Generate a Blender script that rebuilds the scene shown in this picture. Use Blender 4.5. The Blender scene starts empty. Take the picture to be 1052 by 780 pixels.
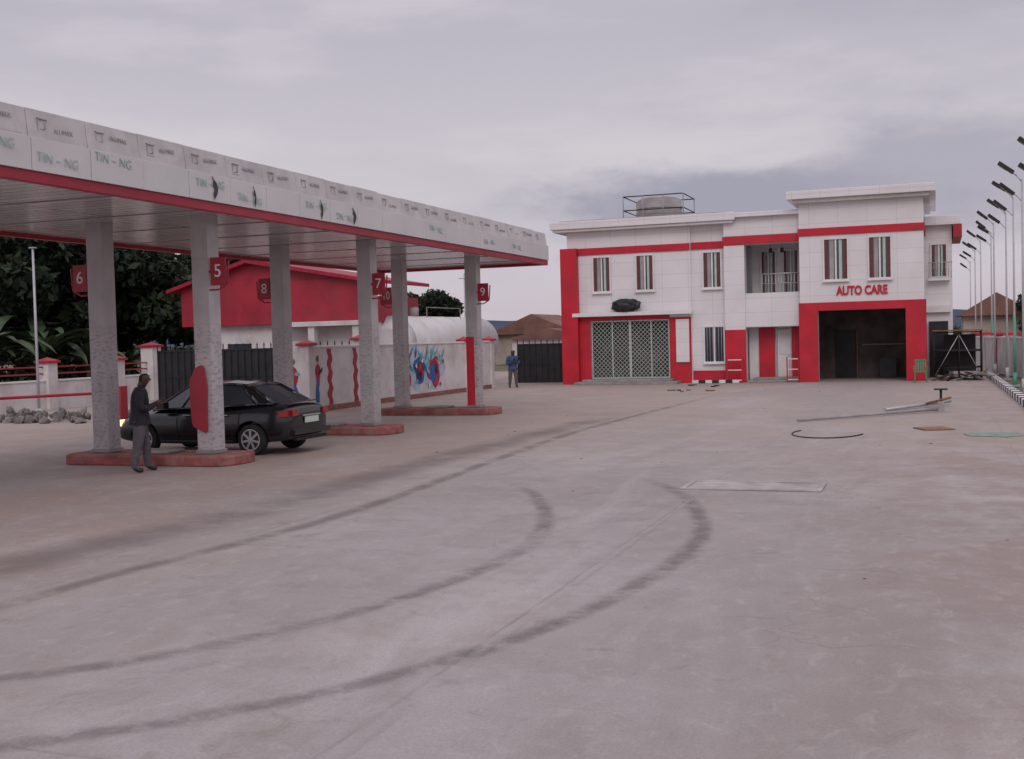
import bpy, bmesh, math, random
import numpy as np
from mathutils import Vector, Matrix, Euler, noise
random.seed(7)
S=bpy.context.scene
COL=S.collection
# ------------------------------------------------------------------ materials
def mat(name,col,rough=0.6,var=0.12,scale=3.0,metal=0.0,bump=0.0,bscale=30.0,dirt=None,dirt_amt=0.0,dscale=0.8,emit=None,spec=0.4):
    m=bpy.data.materials.new(name); m.use_nodes=True
    nt=m.node_tree; N=nt.nodes; L=nt.links
    b=N['Principled BSDF']
    b.inputs['Roughness'].default_value=rough; b.inputs['Metallic'].default_value=metal
    b.inputs['Specular IOR Level'].default_value=spec
    tc=N.new('ShaderNodeTexCoord')
    nz=N.new('ShaderNodeTexNoise'); nz.inputs['Scale'].default_value=scale; nz.inputs['Detail'].default_value=3
    L.new(tc.outputs['Object'],nz.inputs['Vector'])
    rp=N.new('ShaderNodeValToRGB')
    c=np.array(col)
    rp.color_ramp.elements[0].position=.3; rp.color_ramp.elements[1].position=.7
    rp.color_ramp.elements[0].color=(*(c*(1-var)),1); rp.color_ramp.elements[1].color=(*np.minimum(c*(1+var),1),1)
    L.new(nz.outputs['Fac'],rp.inputs['Fac'])
    out=rp.outputs['Color']
    if dirt is not None:
        n2=N.new('ShaderNodeTexNoise'); n2.inputs['Scale'].default_value=dscale; n2.inputs['Detail'].default_value=6; n2.inputs['Roughness'].default_value=.7
        L.new(tc.outputs['Object'],n2.inputs['Vector'])
        r2=N.new('ShaderNodeMapRange'); r2.inputs[1].default_value=.45; r2.inputs[2].default_value=.75; r2.inputs[3].default_value=0; r2.inputs[4].default_value=dirt_amt
        L.new(n2.outputs['Fac'],r2.inputs[0])
        mx=N.new('ShaderNodeMix'); mx.data_type='RGBA'
        L.new(r2.outputs[0],mx.inputs[0]); L.new(out,mx.inputs[6]); mx.inputs[7].default_value=(*dirt,1)
        out=mx.outputs[2]
    L.new(out,b.inputs['Base Color'])
    if bump>0:
        n3=N.new('ShaderNodeTexNoise'); n3.inputs['Scale'].default_value=bscale; n3.inputs['Detail'].default_value=3
        L.new(tc.outputs['Object'],n3.inputs['Vector'])
        bp=N.new('ShaderNodeBump'); bp.inputs['Strength'].default_value=bump; bp.inputs['Distance'].default_value=.02
        L.new(n3.outputs['Fac'],bp.inputs['Height']); L.new(bp.outputs['Normal'],b.inputs['Normal'])
    if emit:
        b.inputs['Emission Color'].default_value=(*emit[:3],1); b.inputs['Emission Strength'].default_value=emit[3]
    return m
def flatmat(name,col,rough=.6):
    m=bpy.data.materials.new(name); m.use_nodes=True; b=m.node_tree.nodes['Principled BSDF']; b.inputs['Base Color'].default_value=(*col,1); b.inputs['Roughness'].default_value=rough; b.inputs['Specular IOR Level'].default_value=.2
    N=m.node_tree.nodes; L=m.node_tree.links; tc=N.new('ShaderNodeTexCoord'); nz=N.new('ShaderNodeTexNoise'); nz.inputs['Scale'].default_value=.7; nz.inputs['Detail'].default_value=1; L.new(tc.outputs['Object'],nz.inputs['Vector'])
    hs=N.new('ShaderNodeMapRange'); hs.inputs[3].default_value=.6; hs.inputs[4].default_value=1.4; L.new(nz.outputs['Fac'],hs.inputs[0])
    vm=N.new('ShaderNodeVectorMath'); vm.operation='SCALE'; vm.inputs[0].default_value=col; L.new(hs.outputs[0],vm.inputs['Scale']); L.new(vm.outputs[0],b.inputs['Base Color'])
    return m
def add_grid(m,bw,bh,mortar,dark,use='front',tint=0.06):
    """panel seams on top of the base colour"""
    nt=m.node_tree;N=nt.nodes;L=nt.links;b=N['Principled BSDF']
    src=b.inputs['Base Color'].links[0].from_socket
    tc=N.new('ShaderNodeTexCoord'); sp=N.new('ShaderNodeSeparateXYZ'); L.new(tc.outputs['Object'],sp.inputs[0])
    cb=N.new('ShaderNodeCombineXYZ')
    if use=='front':
        ad=N.new('ShaderNodeMath'); L.new(sp.outputs[0],ad.inputs[0]); L.new(sp.outputs[1],ad.inputs[1]); L.new(ad.outputs[0],cb.inputs[0]); L.new(sp.outputs[2],cb.inputs[1])
    elif use=='flat':
        L.new(sp.outputs[0],cb.inputs[0]); L.new(sp.outputs[1],cb.inputs[1])
    br=N.new('ShaderNodeTexBrick'); br.offset=0; br.inputs['Scale'].default_value=1
    br.inputs['Brick Width'].default_value=bw; br.inputs['Row Height'].default_value=bh; br.inputs['Mortar Size'].default_value=mortar
    br.inputs['Mortar Smooth'].default_value=.1
    br.inputs['Color1'].default_value=(1,1,1,1); br.inputs['Color2'].default_value=(1-tint,1-tint,1-tint,1); br.inputs['Mortar'].default_value=(dark,dark,dark,1)
    L.new(cb.outputs[0],br.inputs['Vector'])
    mx=N.new('ShaderNodeMix'); mx.data_type='RGBA'; mx.blend_type='MULTIPLY'; mx.inputs[0].default_value=1
    L.new(src,mx.inputs[6]); L.new(br.outputs['Color'],mx.inputs[7]); L.new(mx.outputs[2],b.inputs['Base Color'])
    return m
M={}
M['acp']=add_grid(mat('acp_white',(.74,.72,.745),.38,.03,.7,dirt=(.58,.54,.55),dirt_amt=.35),1.2,.62,.010,.78,tint=.03)
M['white']=mat('white_paint',(.72,.70,.71),.7,.06,2,dirt=(.46,.40,.37),dirt_amt=.4)
M['wallw']=mat('wall_white_paint',(.65,.62,.63),.8,.08,1.5,dirt=(.36,.29,.26),dirt_amt=.7,bump=.2)
M['red']=mat('red_paint',(.50,.013,.032),.5,.14,1.5,dirt=(.28,.03,.04),dirt_amt=.5)
M['redtrim']=mat('red_trim_dusty',(.36,.020,.042),.45,.2,1.2,dirt=(.24,.05,.06),dirt_amt=.55)
M['redroof']=add_grid(mat('red_roof',(.36,.015,.045),.5,.15,2),.35,50,.02,.6,'flat')
M['island']=mat('island_red_concrete',(.29,.09,.085),.9,.3,4,dirt=(.30,.22,.20),dirt_amt=.85,dscale=2.5,bump=.3)
M['glass']=mat('window_glass',(.035,.045,.06),.08,.3,1,spec=.8)
M['black']=mat('black_metal',(.018,.018,.022),.5,.3,3)
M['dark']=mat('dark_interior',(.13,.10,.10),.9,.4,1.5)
M['brownframe']=mat('curtain_burgundy',(.14,.035,.045),.6,.2,6)
M['lattice']=mat('lattice_steel',(.42,.50,.46),.5,.1,6)
M['greyconc']=mat('grey_concrete',(.30,.28,.28),.85,.2,3,dirt=(.15,.12,.11),dirt_amt=.5,bump=.3)
M['paleconc']=mat('pale_concrete',(.42,.385,.385),.85,.2,3,dirt=(.22,.18,.17),dirt_amt=.7,bump=.3)
M['steel']=mat('galv_steel',(.45,.45,.47),.4,.1,6,metal=.6)
M['polew']=mat('pole_white',(.45,.45,.48),.45,.08,6)
M['green']=mat('green_plastic',(.03,.26,.13),.4,.1,5)
M['greenink']=mat('green_ink',(.34,.48,.44),.5,.25,2)
M['blackink']=mat('black_ink',(.05,.045,.05),.6,.1,5)
M['greyink']=mat('grey_ink',(.34,.32,.33),.5,.2,3)
M['carpaint']=mat('car_paint_black',(.010,.010,.014),.16,.1,3,spec=.7)
M['tyre']=mat('tyre_rubber',(.02,.02,.02),.85,.2,9)
M['alloy']=mat('alloy_wheel',(.5,.5,.52),.3,.05,5,metal=.8)
M['tail']=mat('tail_light',(.28,.01,.015),.15,.1,5,spec=.8)
M['plate']=mat('number_plate',(.50,.62,.54),.5,.05,5)
M['head']=mat('head_light',(.8,.7,.45),.2,.02,5,emit=(1,.72,.3,2.2))
M['chrome']=mat('chrome',(.6,.6,.62),.15,.02,5,metal=1)
M['skin']=mat('skin_dark',(.075,.038,.026),.55,.1,8)
M['hair']=mat('hair_black',(.01,.009,.009),.8,.2,30)
M['jacket']=mat('jacket_black',(.022,.02,.027),.85,.3,14,bump=.4,bscale=40)
M['shirtb']=mat('shirt_blue',(.05,.08,.16),.85,.3,14,bump=.4,bscale=40)
M['trouser']=mat('trouser_grey',(.10,.09,.105),.85,.2,12,bump=.4,bscale=30)
M['shoe']=mat('shoe',(.03,.025,.025),.5,.2,10)
M['bark']=mat('bark',(.09,.065,.05),.9,.3,6,bump=.5)
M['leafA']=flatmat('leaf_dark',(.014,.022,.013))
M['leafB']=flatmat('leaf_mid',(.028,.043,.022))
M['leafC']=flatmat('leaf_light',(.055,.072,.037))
M['banana']=mat('banana_leaf',(.045,.072,.034),.5,.4,2)
M['rock']=mat('rubble_rock',(.17,.155,.15),.9,.45,3,bump=.5)
M['blue']=mat('mural_blue',(.04,.12,.34),.7,.3,6)
M['teal']=mat('mural_teal',(.12,.40,.46),.7,.3,6)
M['pale']=mat('mural_pale_blue',(.40,.50,.58),.7,.2,3)
M['mred']=mat('mural_red',(.42,.03,.07),.7,.4,6)
M['mdark']=mat('mural_dark',(.06,.03,.07),.7,.4,6)
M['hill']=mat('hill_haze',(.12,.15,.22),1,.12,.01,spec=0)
M['tankw']=mat('tank_white',(.66,.65,.67),.45,.04,1,dirt=(.4,.36,.34),dirt_amt=.5)
M['tankg']=mat('tank_grey',(.33,.30,.31),.6,.15,2,dirt=(.15,.12,.12),dirt_amt=.5)
M['brown']=mat('brown_wood',(.24,.13,.08),.8,.25,5)
M['mint']=mat('pole_green',(.10,.32,.24),.5,.1,5)
M['mat']=mat('green_tarp',(.20,.30,.26),.8,.25,5,dirt=(.25,.22,.2),dirt_amt=.8,dscale=3)
M['houseroof']=mat('rust_roof',(.20,.10,.08),.8,.3,.8)
M['housewall']=mat('plaster_wall',(.38,.32,.28),.85,.2,.8)
M['black_kerb']=mat('kerb_black',(.03,.03,.032),.8,.3,5)
M['film']=mat('fascia_film',(.63,.61,.625),.32,.07,.6,dirt=(.50,.56,.53),dirt_amt=.5,dscale=.5,bump=.25,bscale=2.5)
M['film2']=mat('fascia_film_upper',(.55,.52,.53),.32,.12,1.6,dirt=(.38,.35,.36),dirt_amt=.8,dscale=1.8,bump=.25,bscale=3)
m=mat('column_film',(.45,.425,.44),.35,.12,2); M['colfilm']=m
nt=m.node_tree;N=nt.nodes;L=nt.links;b=N['Principled BSDF']
src=b.inputs['Base Color'].links[0].from_socket
tc=N.new('ShaderNodeTexCoord'); mp=N.new('ShaderNodeMapping'); mp.inputs['Scale'].default_value=(9,9,22)
L.new(tc.outputs['Object'],mp.inputs[0]); vz=N.new('ShaderNodeTexNoise'); vz.inputs['Scale'].default_value=1.0; vz.inputs['Detail'].default_value=3
L.new(mp.outputs[0],vz.inputs['Vector'])
mr=N.new('ShaderNodeMapRange'); mr.inputs[1].default_value=.48; mr.inputs[2].default_value=.66; mr.inputs[4].default_value=.5; L.new(vz.outputs['Fac'],mr.inputs[0])
sp=N.new('ShaderNodeSeparateXYZ'); L.new(tc.outputs['Object'],sp.inputs[0])
zr=N.new('ShaderNodeMapRange'); zr.inputs[1].default_value=2.7; zr.inputs[2].default_value=2.4; zr.inputs[3].default_value=.12; zr.inputs[4].default_value=1; L.new(sp.outputs[2],zr.inputs[0])
mu=N.new('ShaderNodeMath'); mu.operation='MULTIPLY'; L.new(mr.outputs[0],mu.inputs[0]); L.new(zr.outputs[0],mu.inputs[1])
mx=N.new('ShaderNodeMix'); mx.data_type='RGBA'; L.new(mu.outputs[0],mx.inputs[0]); L.new(src,mx.inputs[6]); mx.inputs[7].default_value=(.15,.145,.16,1)
L.new(mx.outputs[2],b.inputs['Base Color'])
M['soffit']=add_grid(mat('canopy_soffit',(.68,.64,.655),.18,.10,.8,metal=.2,dirt=(.40,.35,.35),dirt_amt=.6,spec=.7),2.4,.3,.03,.30,'flat',.22)

# concrete yard
def yard():
    m=bpy.data.materials.new('concrete_yard'); m.use_nodes=True
    nt=m.node_tree;N=nt.nodes;L=nt.links;b=N['Principled BSDF']; b.inputs['Roughness'].default_value=.75; b.inputs['Specular IOR Level'].default_value=.3
    tc=N.new('ShaderNodeTexCoord'); P=tc.outputs['Object']
    def nz(scale,det=4,ro=.55,sx=1,sy=1,dist=0,rot=0):
        mp=N.new('ShaderNodeMapping'); mp.inputs['Scale'].default_value=(sx,sy,1); mp.inputs['Rotation'].default_value=(0,0,rot); L.new(P,mp.inputs[0])
        n=N.new('ShaderNodeTexNoise'); n.noise_dimensions='2D'; n.inputs['Scale'].default_value=scale; n.inputs['Detail'].default_value=det; n.inputs['Roughness'].default_value=ro; n.inputs['Distortion'].default_value=dist
        L.new(mp.outputs[0],n.inputs['Vector']); return n.outputs['Fac']
    def rng(s,a,bb,c,d):
        r=N.new('ShaderNodeMapRange'); r.interpolation_type='SMOOTHSTEP'
        for i,v in zip((1,2,3,4),(a,bb,c,d)): r.inputs[i].default_value=v
        L.new(s,r.inputs[0]); return r.outputs[0]
    def mix(f,a,c,mode='MIX'):
        x=N.new('ShaderNodeMix'); x.data_type='RGBA'; x.blend_type=mode
        if isinstance(f,float): x.inputs[0].default_value=f
        else: L.new(f,x.inputs[0])
        if isinstance(a,tuple): x.inputs[6].default_value=(*a,1)
        else: L.new(a,x.inputs[6])
        if isinstance(c,tuple): x.inputs[7].default_value=(*c,1)
        else: L.new(c,x.inputs[7])
        return x.outputs[2]
    def math_(op,a,c):
        x=N.new('ShaderNodeMath'); x.operation=op
        for i,v in enumerate((a,c)):
            if isinstance(v,(int,float)): x.inputs[i].default_value=v
            else: L.new(v,x.inputs[i])
        return x.outputs[0]
    sp=N.new('ShaderNodeSeparateXYZ'); L.new(P,sp.inputs[0]); X,Y=sp.outputs[0],sp.outputs[1]
    c=mix(rng(nz(.22,4),.35,.65,0,1),(.45,.405,.41),(.37,.32,.318))
    c=mix(rng(nz(1.3,7,.68),.4,.68,0,.55),c,(.30,.25,.235))
    c=mix(rng(nz(.5,6,.6,1,.25,1),.5,.72,0,.6),c,(.50,.46,.47))
    c=mix(rng(nz(.9,6,.65,1,.12,.6,.35),.5,.7,0,.4),c,(.29,.25,.25))
    wob=math_('ADD',X,math_('MULTIPLY',nz(.25,4),3.0))
    d1=math_('MULTIPLY',rng(wob,-5.0,-7.6,0,1),rng(nz(.45,6,.65),.3,.6,.3,.9))
    c=mix(d1,c,(.33,.255,.225))
    d2=math_('MULTIPLY',rng(X,-2.5,1.0,0,1),rng(nz(.6,6,.65),.35,.6,.15,.8))
    c=mix(d2,c,(.29,.22,.20))
    d3=math_('MULTIPLY',rng(Y,15,30,0,1),rng(nz(.28,6,.65),.33,.6,.3,.85))
    c=mix(d3,c,(.39,.315,.285))
    c=mix(rng(nz(.11,4,.5,1,.6,.6),.50,.64,0,.4),c,(.29,.265,.275))
    c=mix(rng(nz(45,2,.7),.35,.7,0,.26),c,(.20,.18,.175))
    c=mix(rng(nz(5.3,6,.75,1,.7,.5,.4),.50,.78,0,.35),c,(.52,.48,.48))
    c=mix(rng(nz(2.1,7,.78,1,1,.4,1.1),.56,.74,0,.5),c,(.23,.185,.17))
    br=N.new('ShaderNodeTexBrick'); br.offset=0; br.inputs['Scale'].default_value=1; br.inputs['Brick Width'].default_value=4.4; br.inputs['Row Height'].default_value=6.0; br.inputs['Mortar Size'].default_value=.022; br.inputs['Mortar Smooth'].default_value=.6
    mp=N.new('ShaderNodeMapping'); mp.inputs['Location'].default_value=(3.1+4.4*10,0.9+6*10,0)
    nn=N.new('ShaderNodeTexNoise'); nn.inputs['Scale'].default_value=1.5
    L.new(P,nn.inputs['Vector'])
    vm=N.new('ShaderNodeVectorMath'); vm.operation='MULTIPLY_ADD'; L.new(nn.outputs['Color'],vm.inputs[0]); vm.inputs[1].default_value=(.06,.06,0); L.new(P,vm.inputs[2])
    L.new(vm.outputs[0],mp.inputs[0]); L.new(mp.outputs[0],br.inputs['Vector'])
    jf=math_('MULTIPLY',br.outputs['Fac'],rng(nz(.8,3),.38,.62,.05,.45))
    c=mix(jf,c,(.21,.18,.18))
    vo=N.new('ShaderNodeTexVoronoi'); vo.feature='DISTANCE_TO_EDGE'; vo.inputs['Scale'].default_value=.19
    vd=N.new('ShaderNodeVectorMath'); vd.operation='MULTIPLY_ADD'; L.new(nn.outputs['Color'],vd.inputs[0]); vd.inputs[1].default_value=(1.2,1.2,0); L.new(P,vd.inputs[2])
    L.new(vd.outputs[0],vo.inputs['Vector'])
    cr=math_('MULTIPLY',rng(vo.outputs['Distance'],.0,.004,1,0),rng(nz(.3,3),.54,.64,0,.3))
    c=mix(cr,c,(.18,.155,.15))
    L.new(c,b.inputs['Base Color'])
    bp=N.new('ShaderNodeBump'); bp.inputs['Strength'].default_value=.4; bp.inputs['Distance'].default_value=.02
    L.new(math_('ADD',nz(25,3,.7),math_('MULTIPLY',nz(2,4),1.5)),bp.inputs['Height']); L.new(bp.outputs[0],b.inputs['Normal'])
    L.new(rng(nz(.6,4),.35,.65,.6,.88),b.inputs['Roughness'])
    return m
M['yard']=yard()
M['earth']=mat('earth_ground',(.16,.13,.09),.95,.3,.15,dirt=(.06,.085,.035),dirt_amt=.9,dscale=.08)
def markmat(name,col,amt,ns=3.0):
    m=bpy.data.materials.new(name); m.use_nodes=True
    nt=m.node_tree;N=nt.nodes;L=nt.links;b=N['Principled BSDF']
    b.inputs['Base Color'].default_value=(*col,1); b.inputs['Roughness'].default_value=.8
    uv=N.new('ShaderNodeUVMap'); sp=N.new('ShaderNodeSeparateXYZ'); L.new(uv.outputs[0],sp.inputs[0])
    def mth(op,a,c=None):
        x=N.new('ShaderNodeMath'); x.operation=op
        for i,v in enumerate((a,c)):
            if v is None: continue
            if isinstance(v,(int,float)): x.inputs[i].default_value=v
            else: L.new(v,x.inputs[i])
        return x.outputs[0]
    e=mth('SUBTRACT',1,mth('ABSOLUTE',mth('SUBTRACT',mth('MULTIPLY',sp.outputs[0],2),1)))
    e2=mth('SUBTRACT',1,mth('ABSOLUTE',mth('SUBTRACT',mth('MULTIPLY',sp.outputs[1],2),1)))
    def rg(s,a,bb,c,d):
        r=N.new('ShaderNodeMapRange'); r.interpolation_type='SMOOTHSTEP'
        for i,v in zip((1,2,3,4),(a,bb,c,d)): r.inputs[i].default_value=v
        L.new(s,r.inputs[0]); return r.outputs[0]
    tc=N.new('ShaderNodeTexCoord'); n=N.new('ShaderNodeTexNoise'); n.inputs['Scale'].default_value=ns; n.inputs['Detail'].default_value=5; n.inputs['Roughness'].default_value=.7
    L.new(tc.outputs['Object'],n.inputs['Vector'])
    f=mth('MULTIPLY',mth('MULTIPLY',rg(e,0,.9,0,1),rg(e2,0,.25,0,1)),mth('MULTIPLY',rg(n.outputs['Fac'],.32,.65,.1,1),amt))
    tr=N.new('ShaderNodeBsdfTransparent'); ms=N.new('ShaderNodeMixShader'); L.new(f,ms.inputs[0]); L.new(tr.outputs[0],ms.inputs[1]); L.new(b.outputs[0],ms.inputs[2])
    L.new(ms.outputs[0],N['Material Output'].inputs['Surface'])
    return m
M['tmark']=markmat('tyre_rubber_mark',(.17,.15,.155),.42)
M['tmark2']=markmat('dirt_track_mark',(.19,.16,.16),.45,1.2)
M['tmark3']=markmat('dirt_band_mark',(.23,.19,.19),.45,.6)
M['wmark']=markmat('cement_spill_mark',(.54,.50,.51),.4,1.5)

# ------------------------------------------------------------------ mesh builder
class MB:
    def __init__(s): s.bm=bmesh.new(); s.mats=[]
    def mi(s,k):
        if k not in s.mats: s.mats.append(k)
        return s.mats.index(k)
    def box(s,x0,x1,y0,y1,z0,z1,k,rot=None,piv=None):
        vs=[Vector((x,y,z)) for x in(x0,x1) for y in(y0,y1) for z in(z0,z1)]
        if rot is not None:
            p=Vector(piv) if piv else Vector(((x0+x1)/2,(y0+y1)/2,(z0+z1)/2))
            vs=[p+rot@(v-p) for v in vs]
        v=[s.bm.verts.new(a) for a in vs]; i=s.mi(k)
        for f in((0,1,3,2),(4,6,7,5),(0,4,5,1),(2,3,7,6),(0,2,6,4),(1,5,7,3)):
            s.bm.faces.new([v[j] for j in f]).material_index=i
    def poly(s,pts,k):
        f=s.bm.faces.new([s.bm.verts.new(p) for p in pts]); f.material_index=s.mi(k); return f
    def prism(s,pts,d,k):
        d=Vector(d); a=[s.bm.verts.new(p) for p in pts]; b=[s.bm.verts.new(Vector(p)+d) for p in pts]; i=s.mi(k); n=len(pts)
        s.bm.faces.new(a[::-1]).material_index=i; s.bm.faces.new(b).material_index=i
        for j in range(n): s.bm.faces.new([a[j],a[(j+1)%n],b[(j+1)%n],b[j]]).material_index=i
    def cyl(s,p0,p1,r0,r1,k,n=12,smooth=True):
        p0=Vector(p0);p1=Vector(p1);ax=(p1-p0).normalized()
        u=ax.orthogonal().normalized(); w=ax.cross(u); i=s.mi(k)
        A=[];B=[]
        for j in range(n):
            a=2*math.pi*j/n; d=u*math.cos(a)+w*math.sin(a)
            A.append(s.bm.verts.new(p0+d*r0)); B.append(s.bm.verts.new(p1+d*r1))
        for j in range(n):
            f=s.bm.faces.new([A[j],A[(j+1)%n],B[(j+1)%n],B[j]]); f.material_index=i; f.smooth=smooth
        s.bm.faces.new(A[::-1]).material_index=i; s.bm.faces.new(B).material_index=i
    def tube(s,pts,r,k,n=6):
        for a,b in zip(pts[:-1],pts[1:]): s.cyl(a,b,r,r,k,n)
    def obj(s,name,parent=None,bevel=0,loc=None,smooth=False):
        bmesh.ops.recalc_face_normals(s.bm,faces=s.bm.faces)
        me=bpy.data.meshes.new(name); s.bm.to_mesh(me); s.bm.free()
        for k in s.mats: me.materials.append(M[k])
        o=bpy.data.objects.new(name,me); COL.objects.link(o)
        if parent: o.parent=parent
        if loc: o.location=loc
        if bevel:
            md=o.modifiers.new('b','BEVEL'); md.width=bevel; md.segments=2; md.limit_method='ANGLE'
        return o
def empty(name,loc=(0,0,0)):
    e=bpy.data.objects.new(name,None); COL.objects.link(e); e.location=loc; e.empty_display_size=.3; return e
def text(name,body,size,loc,rot,k,parent=None,ext=.004,bold=0,align='CENTER',sx=1):
    cu=bpy.data.curves.new(name,'FONT'); cu.body=body; cu.size=size; cu.extrude=ext; cu.offset=bold; cu.align_x=align; cu.align_y='CENTER'
    t=bpy.data.objects.new(name,cu); COL.objects.link(t)
    dg=bpy.context.evaluated_depsgraph_get(); me=bpy.data.meshes.new_from_object(t.evaluated_get(dg))
    bpy.data.objects.remove(t)
    o=bpy.data.objects.new(name,me); COL.objects.link(o); me.materials.clear(); me.materials.append(M[k])
    o.location=loc; o.rotation_euler=rot; o.scale=(sx,1,1)
    if parent: o.parent=parent
    return o
def applied(o):
    dg=bpy.context.evaluated_depsgraph_get(); me=bpy.data.meshes.new_from_object(o.evaluated_get(dg)); o.modifiers.clear(); o.data=me; return o

# ------------------------------------------------------------------ ground
b=MB(); b.poly([(-1500,-300,-.05),(1500,-300,-.05),(1500,2500,-.05),(-1500,2500,-.05)],'earth'); b.obj('ground')
b=MB(); b.poly([(-31.4,-25,0),(2.3,-25,0),(2.3,75,0),(-31.4,75,0)],'yard'); b.obj('concrete_forecourt')
def catmull(P,n=14):
    P=[Vector(p) for p in P]; P=[2*P[0]-P[1]]+P+[2*P[-1]-P[-2]]; out=[]
    for i in range(1,len(P)-2):
        for j in range(n):
            t=j/n; a,b_,c,d=P[i-1],P[i],P[i+1],P[i+2]
            out.append(.5*((2*b_)+(c-a)*t+(2*a-5*b_+4*c-d)*t*t+(3*b_-a-3*c+d)*t**3))
    out.append(P[-2]); return out
def ribbon(name,pts,w,k,z):
    C=catmull([(x,y,0) for x,y in pts]); vs=[];uvs=[];fs=[]
    n=len(C)
    for i,p in enumerate(C):
        t=(C[min(i+1,n-1)]-C[max(i-1,0)]).normalized(); q=Vector((-t.y,t.x,0))
        ww=w*(1+.18*noise.noise(Vector((i*.35,z*900,0))))
        for j in range(3):
            vs.append(p+q*ww*(j-1)/2+Vector((0,0,z))); uvs.append((j/2,i/(n-1)))
    for i in range(n-1):
        for j in range(2): a=i*3+j; fs.append((a,a+1,a+4,a+3))
    me=bpy.data.meshes.new(name); me.from_pydata(vs,[],fs); uv=me.uv_layers.new(name='UVMap')
    for l in me.loops: uv.data[l.index].uv=uvs[l.vertex_index]
    me.materials.append(M[k]); o=bpy.data.objects.new(name,me); COL.objects.link(o); return o
ribbon('tyre_mark',[(-9.5,3.6),(-7.4,4.9),(-5.89,6.17),(-5.07,7.2),(-4.4,8.8),(-4.1,10.7),(-4.28,12.7),(-5.2,15.2),(-6.3,17)],.34,'tmark',.004)
ribbon('tyre_mark.001',[(-6.5,3.6),(-5,5),(-3.74,6.3),(-2.83,8.3),(-2.43,10.8),(-2.5,13.0),(-3.27,15.7),(-4.4,17.8)],.34,'tmark',.005)
ribbon('tyre_mark.002',[(-7.9,3),(-7.6,8.9),(-7.2,13.3),(-7.6,20),(-7.9,27.1),(-7.4,42.6)],.40,'tmark2',.006)
ribbon('dirt_track',[(-9.6,3),(-9.0,9.5),(-8.6,14),(-8.7,20),(-8.4,34)],1.5,'tmark3',.007)
ribbon('cement_spill',[(-5.5,4),(-4.6,9),(-3.2,17),(-2.7,28)],.7,'wmark',.009)
ribbon('cement_spill.001',[(-3.0,4),(-3.05,9),(-3.1,17)],.14,'wmark',.010)
b=MB(); x0,x1,y0,y1=-3.45,-1.5,16.35,17.25
for a in((x0,x1,y0,y0+.07),(x0,x1,y1-.07,y1),(x0,x0+.07,y0+.07,y1-.07),(x1-.07,x1,y0+.07,y1-.07)): b.box(a[0],a[1],a[2],a[3],.002,.025,'paleconc')
b.box(x0+.075,x1-.075,y0+.075,y1-.075,.002,.014,'paleconc'); b.obj('drain_cover',bevel=.01)

# ------------------------------------------------------------------ canopy
can=empty('petrol_station_canopy',(-14.8,23,0))
def par(o,e):
    o.parent=e; o.matrix_parent_inverse=Matrix.Translation(-Vector(e.location)); return o
XR,XL,Y0,Y1=-11.9,-17.9,9.5,36.3
b=MB()
b.box(XL+.05,XR-.05,Y0+.05,Y1-.05,4.66,4.72,'soffit')
for y in np.arange(Y0+1.2,Y1-.5,2.4): b.box(XL+.1,XR-.1,y,y+.04,4.648,4.659,'tankg')
par(b.obj('soffit'),can)
b=MB(); b.box(XL+.1,XR-.1,Y0+.1,Y1-.1,5.3,5.36,'steel'); par(b.obj('roof_deck'),can)
b=MB()
def ringbox(b,o,t,z0,z1,k):
    b.box(XR-t,XR+o,Y0-o,Y1+o,z0,z1,k); b.box(XL-o,XL+t,Y0-o,Y1+o,z0,z1,k)
    b.box(XL+t,XR-t,Y0-o,Y0+t,z0,z1,k); b.box(XL+t,XR-t,Y1-t,Y1+o,z0,z1,k)
ringbox(b,.03,.09,4.57,4.73,'redtrim'); par(b.obj('fascia_red_trim',bevel=.01),can)
b=MB(); y=Y0; random.seed(3); i=0
while y<Y1-.01:
    ye=min(y+1.22,Y1); j=random.uniform(-.008,.008)
    b.box(XR-.04,XR+.07+j,y+.006,ye-.006,4.733,5.2,'film')
    b.prism([(XR-.05,y+.006,5.203),(XR+.02+j,y+.006,5.203),(XR+random.uniform(-.045,-.03),y+.006,5.62+random.uniform(-.015,.012)),(XR-.09,y+.006,5.62)],(0,ye-y-.012,0),'film2')
    y=ye;i+=1
x=XL
while x<XR-.06:
    xe=min(x+1.2,XR-.06)
    for yy0,yy1 in((Y1-.04,Y1+.03),(Y0-.03,Y0+.04)):
        b.box(x+.006,xe-.006,yy0,yy1,4.733,5.2,'film'); b.box(x+.006,xe-.006,yy0+.01,yy1-.01,5.203,5.62,'film2')
    x=xe
b.box(XL-.03,XL+.04,Y0,Y1,4.733,5.62,'film')
par(b.obj('fascia_panels',bevel=.004),can)
b=MB()
for k,y in enumerate(np.arange(Y0+.3,Y1-.5,.61)):
    X_=XR; zc=5.42 if k%2 else 5.40
    if k%2==0:
        s_=.10; yy=y
        for(a0,a1,c0,c1) in((-s_,s_,-s_,-s_+.012),(-s_,s_,s_-.012,s_),(-s_,-s_+.012,-s_,s_)):
            b.box(X_-.03,X_+.004,yy+a0,yy+a1,zc+c0,zc+c1,'greyink')
        b.tube([(X_,yy-.05,zc-.05),(X_,yy+.05,zc-.05),(X_,yy+.05,zc+.05)],.008,'greyink',4)
    b.box(X_-.02,X_+.010,y-.28,y+.2,5.228,5.236,'greyink')
par(b.obj('film_logos'),can)
rnd=random.Random(5)
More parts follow.
